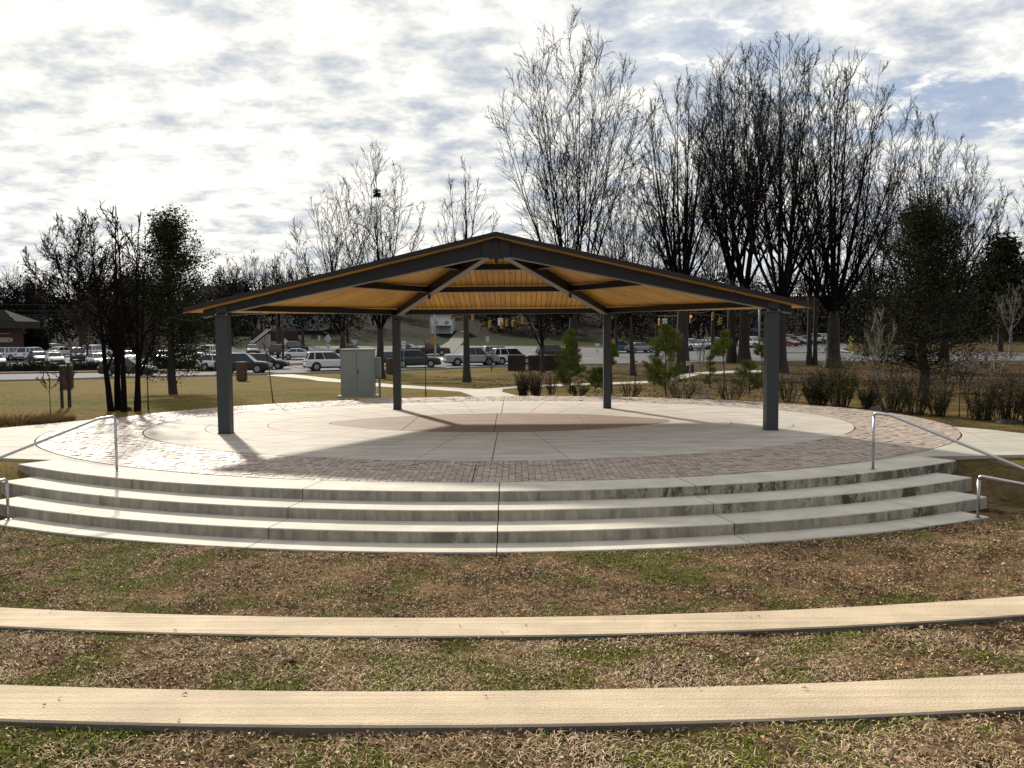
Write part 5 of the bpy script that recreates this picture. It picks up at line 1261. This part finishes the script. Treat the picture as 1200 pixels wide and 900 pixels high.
# hydrant, cones
p = gp(366, 427); t = thing('fire_hydrant', 'yellow fire hydrant on the traffic island left of the white crossover', 'hydrant', None, (p[0], p[1], gz(p[1])+.1)); HY = mat('hydrant_yellow', (.65, .36, .03), .5)
MB().tube([(0, 0, 0), (0, 0, .06), (0, 0, .061), (0, 0, .62), (0, 0, .66), (0, 0, .8)], [.2, .2, .14, .14, .18, .05], 12).build('barrel', HY, t); MB().tube([(-.24, 0, .45), (.24, 0, .45)], .07, 10).build('outlet', HY, t); MB().tube([(0, 0, .8), (0, 0, .87)], .04, 6).build('nut', HY, t)
for px, lab in ((745, 'orange and white traffic drum by the crossing, left one'), (754, 'orange and white traffic drum by the crossing, right one')):
    p = gp(px, 429); t = thing('traffic_drum', lab, 'traffic drum', 'traffic drums', (p[0], p[1], gz(p[1])))
    MB().tube([(0, 0, 0), (0, 0, .55)], .2, 10).build('base', mat('drum_orange', (.6, .2, .05), .5), t); MB().tube([(0, 0, .2), (0, 0, .35)], .205, 10).build('band', SIGNW, t)
p = gp(155, 420)
# hedges along the lot
for i, (x0, x1, yb) in enumerate(((-30, 12, 436), (14, 76, 434.8), (82, 97, 434), (100, 178, 433.8), (182, 262, 432), (268, 300, 431))):
    a = gp(x0, yb); b = gp(x1, yb); rng = np.random.default_rng(50+i); n = int(np.hypot(*(b-a)[:2])*55)
    t_ = rng.random(n); c_ = a[None]+(b-a)[None]*t_[:, None]+np.c_[rng.normal(0, .12, n), rng.uniform(-.45, .45, n), rng.uniform(.05, .85, n)]
    c_[:, 2] = gz(a[1])+rng.uniform(.05, .85, n)*(1-.2*rng.random(n)); v, f = leaf_cloud(rng, c_, 9, .16, .09, .8); L_ = (b-a)
    t = thing('hedge', ['clipped dark hedge at the extreme left edge of the lot', 'clipped dark hedge left of the tall brown bin', 'short clipped hedge piece right of the tall brown bin', 'clipped dark hedge behind the four trunk thicket', 'clipped dark hedge behind the evergreen trunk', 'clipped dark hedge right of the left front column'][i], 'hedge', 'hedges between lot and road', tuple((a+b)/2*np.array([1, 1, 0])+[0, 0, gz(a[1])]))
    o = link('foliage', mesh('foliage', v-((a+b)/2*np.array([1, 1, 0])+[0, 0, gz(a[1])]), f, LEAF_DK), t, kind='stuff')
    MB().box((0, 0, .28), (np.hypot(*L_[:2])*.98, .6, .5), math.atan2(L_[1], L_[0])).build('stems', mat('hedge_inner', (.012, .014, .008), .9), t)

# ------------------------------------------------------------------ buildings
BRICK = mat('brown_brick', (.075, .036, .026), .9, (.075, .036, .027), 4, .3, 30); ROOFD = mat('shingle_brown', (.030, .026, .023), 1, (.022, .02, .018), 5, .4, 15, spec=.1); TRIM = mat('dark_trim', (.03, .025, .022), .8); CREAM = mat('cream_trim', (.40, .34, .24), .7)
a = gp(-110, 421); b = gp(15, 421); zb = gz(b[1]); bh = thing('brick_building', 'low brown brick shop with hipped shingle roof and cream sign at the left edge', 'building', None, (b[0], b[1], zb))
Wb = b[0]-a[0]; hb = hpx(b, 421-378); wl = MB().box((-Wb/2, 1.4, hb/2), (Wb, 2.8, hb)).build('wall', BRICK, bh)
ev = hpx(b, 421-377); rt = hpx(b, 421-363.5); o_ = 1.6
v = [(-Wb-o_, -o_, ev), (o_, -o_, ev), (o_, 2.8+o_, ev), (-Wb-o_, 2.8+o_, ev), (-Wb+3, 1.2, rt), (-1.6, 1.2, rt), (-1.6, 1.7, rt), (-Wb+3, 1.7, rt)]
MB().add(v, [(3, 2, 1, 0), (4, 5, 6, 7), (0, 1, 5, 4), (1, 2, 6, 5), (2, 3, 7, 6), (3, 0, 4, 7)]).build('roof', ROOFD, bh); MB().box((-Wb/2, -o_+.1, ev-.45), (Wb+2*o_-.1, .12, .95)).box((o_-.1, 1.4, ev-.45), (.12, 2.8+2*o_-.2, .95)).build('fascia', TRIM, bh)
MB().box((-Wb/2, -.06, hb*.70), (Wb-.6, .1, .12)).build('ledge', CREAM, bh); MB().tube([(.1, -.2, ev+.5), (.1, -.2, ev+.85)], .12, 8).build('roof_vent', SIGNW, bh)
sgn = MB().box((-1.75, -.12, hb*.53), (3.0, .12, .66)).build('shop_sign', CREAM, bh); MB().tube([(-.12, -.18, hb*.53), (-.12, -.05, hb*.53)], .3, 12).build('sign_end', CREAM, sgn)
for i, xx in enumerate((-6.5, -10.5)): w_ = MB().box((xx, -.05, hb*.33), (2.2, .1, 1.5)).build('window', TRIM, bh); MB().box((xx, -.11, hb*.33), (2.0, .03, 1.3)).build('pane', GLASS, w_)

def house(label, px, pyb, wpx, hpx_, roofpx, m_, seed, rz=0, deck=False):
    p = gp(px, pyb); W_ = hpx(p, wpx); h = hpx(p, hpx_); rh = hpx(p, roofpx); t = thing('house', label, 'house', 'houses on the far bank', (p[0], p[1], gz(p[1])), rz)
    MB().box((0, 4, h/2), (W_, 8, h)).build('wall', m_, t)
    MB().add([(-W_/2-.5, -.5, h), (W_/2+.5, -.5, h), (W_/2+.5, 8.5, h), (-W_/2-.5, 8.5, h), (-W_/2-.5, 4, h+rh), (W_/2+.5, 4, h+rh)], [(3, 2, 1, 0), (0, 1, 5, 4), (2, 3, 4, 5), (0, 4, 3), (1, 2, 5)]).build('roof', ROOFD, t)
    n = max(2, int(W_/3))
    for i in range(n):
        x = -W_/2+(i+.5)*W_/n; w_ = MB().box((x, -.03, h*.55), (1.1, .08, 1.3)).build('window', SIGNW, t); MB().box((x, -.08, h*.55), (.9, .03, 1.1)).build('pane', GLASS, w_)
    if deck:
        d_ = MB().box((W_*.1, -1.6, h*.45), (W_*.9, 3, .2)).build('deck', SIGNW, t)
        rl = MB().box((W_*.1, -3.05, h*.45+1.0), (W_*.9, .08, .1))
        for i in range(15): rl.box((W_*.1-W_*.44+i*W_*.88/14, -3.05, h*.45+.5), (.08, .06, .95))
        rl.build('railing', SIGNW, d_)
        for sx in (-1, 1): MB().box((W_*.1+sx*W_*.42, -2.9, h*.22), (.18, .18, h*.45)).build('post', SIGNW, t)
house('white house with a railed deck above the driveway, seen under the pavilion roof', 517, 391, 26, 22, 9, mat('siding_white', (.5, .5, .48), .7), 1, deck=True)
house('pale grey house on the bank behind the utility poles', 356, 388, 44, 20, 10, mat('siding_grey', (.28, .28, .27), .7), 2)
house('dark brown house with broad roof behind the evergreen on the left lawn', 258, 386, 50, 40, 12, mat('siding_brown', (.05, .04, .035), .8), 3)
# bank stairs with white handrails
a = gp(292, 408); b = gp(313, 394); t = thing('bank_stairs', 'concrete stairs with pale rails climbing the bank left of the utility poles', 'stairs', None, (a[0], a[1], gz(a[1])))
dv = (b-a); Hs = max(gz(b[1])-gz(a[1]), 2.4); n = 14; mb = MB()
Dx = hpx(a, 21); 
for i in range(n): mb.box((Dx*(i+.5)/n, 1.5, Hs*(i+1)/n/2), (Dx/n, 1.6, Hs*(i+1)/n))
mb.build('treads', CURB, t)
for yy in (.7, 2.3): MB().tube([(0, yy, .9), (Dx, yy, Hs+.9)], .09, 6).build('rail', SIGNW, t)
a = gp(268, 404); b = gp(345, 399); tag(MB().box((0, 0, .8), (hpx(a, 60), .4, 1.8)).build('retaining_wall', BRICK, None, loc=((a[0]+b[0])/2, a[1]+14, gz(a[1]+14))), 'low reddish brick retaining wall on the far bank left of the poles', 'wall')
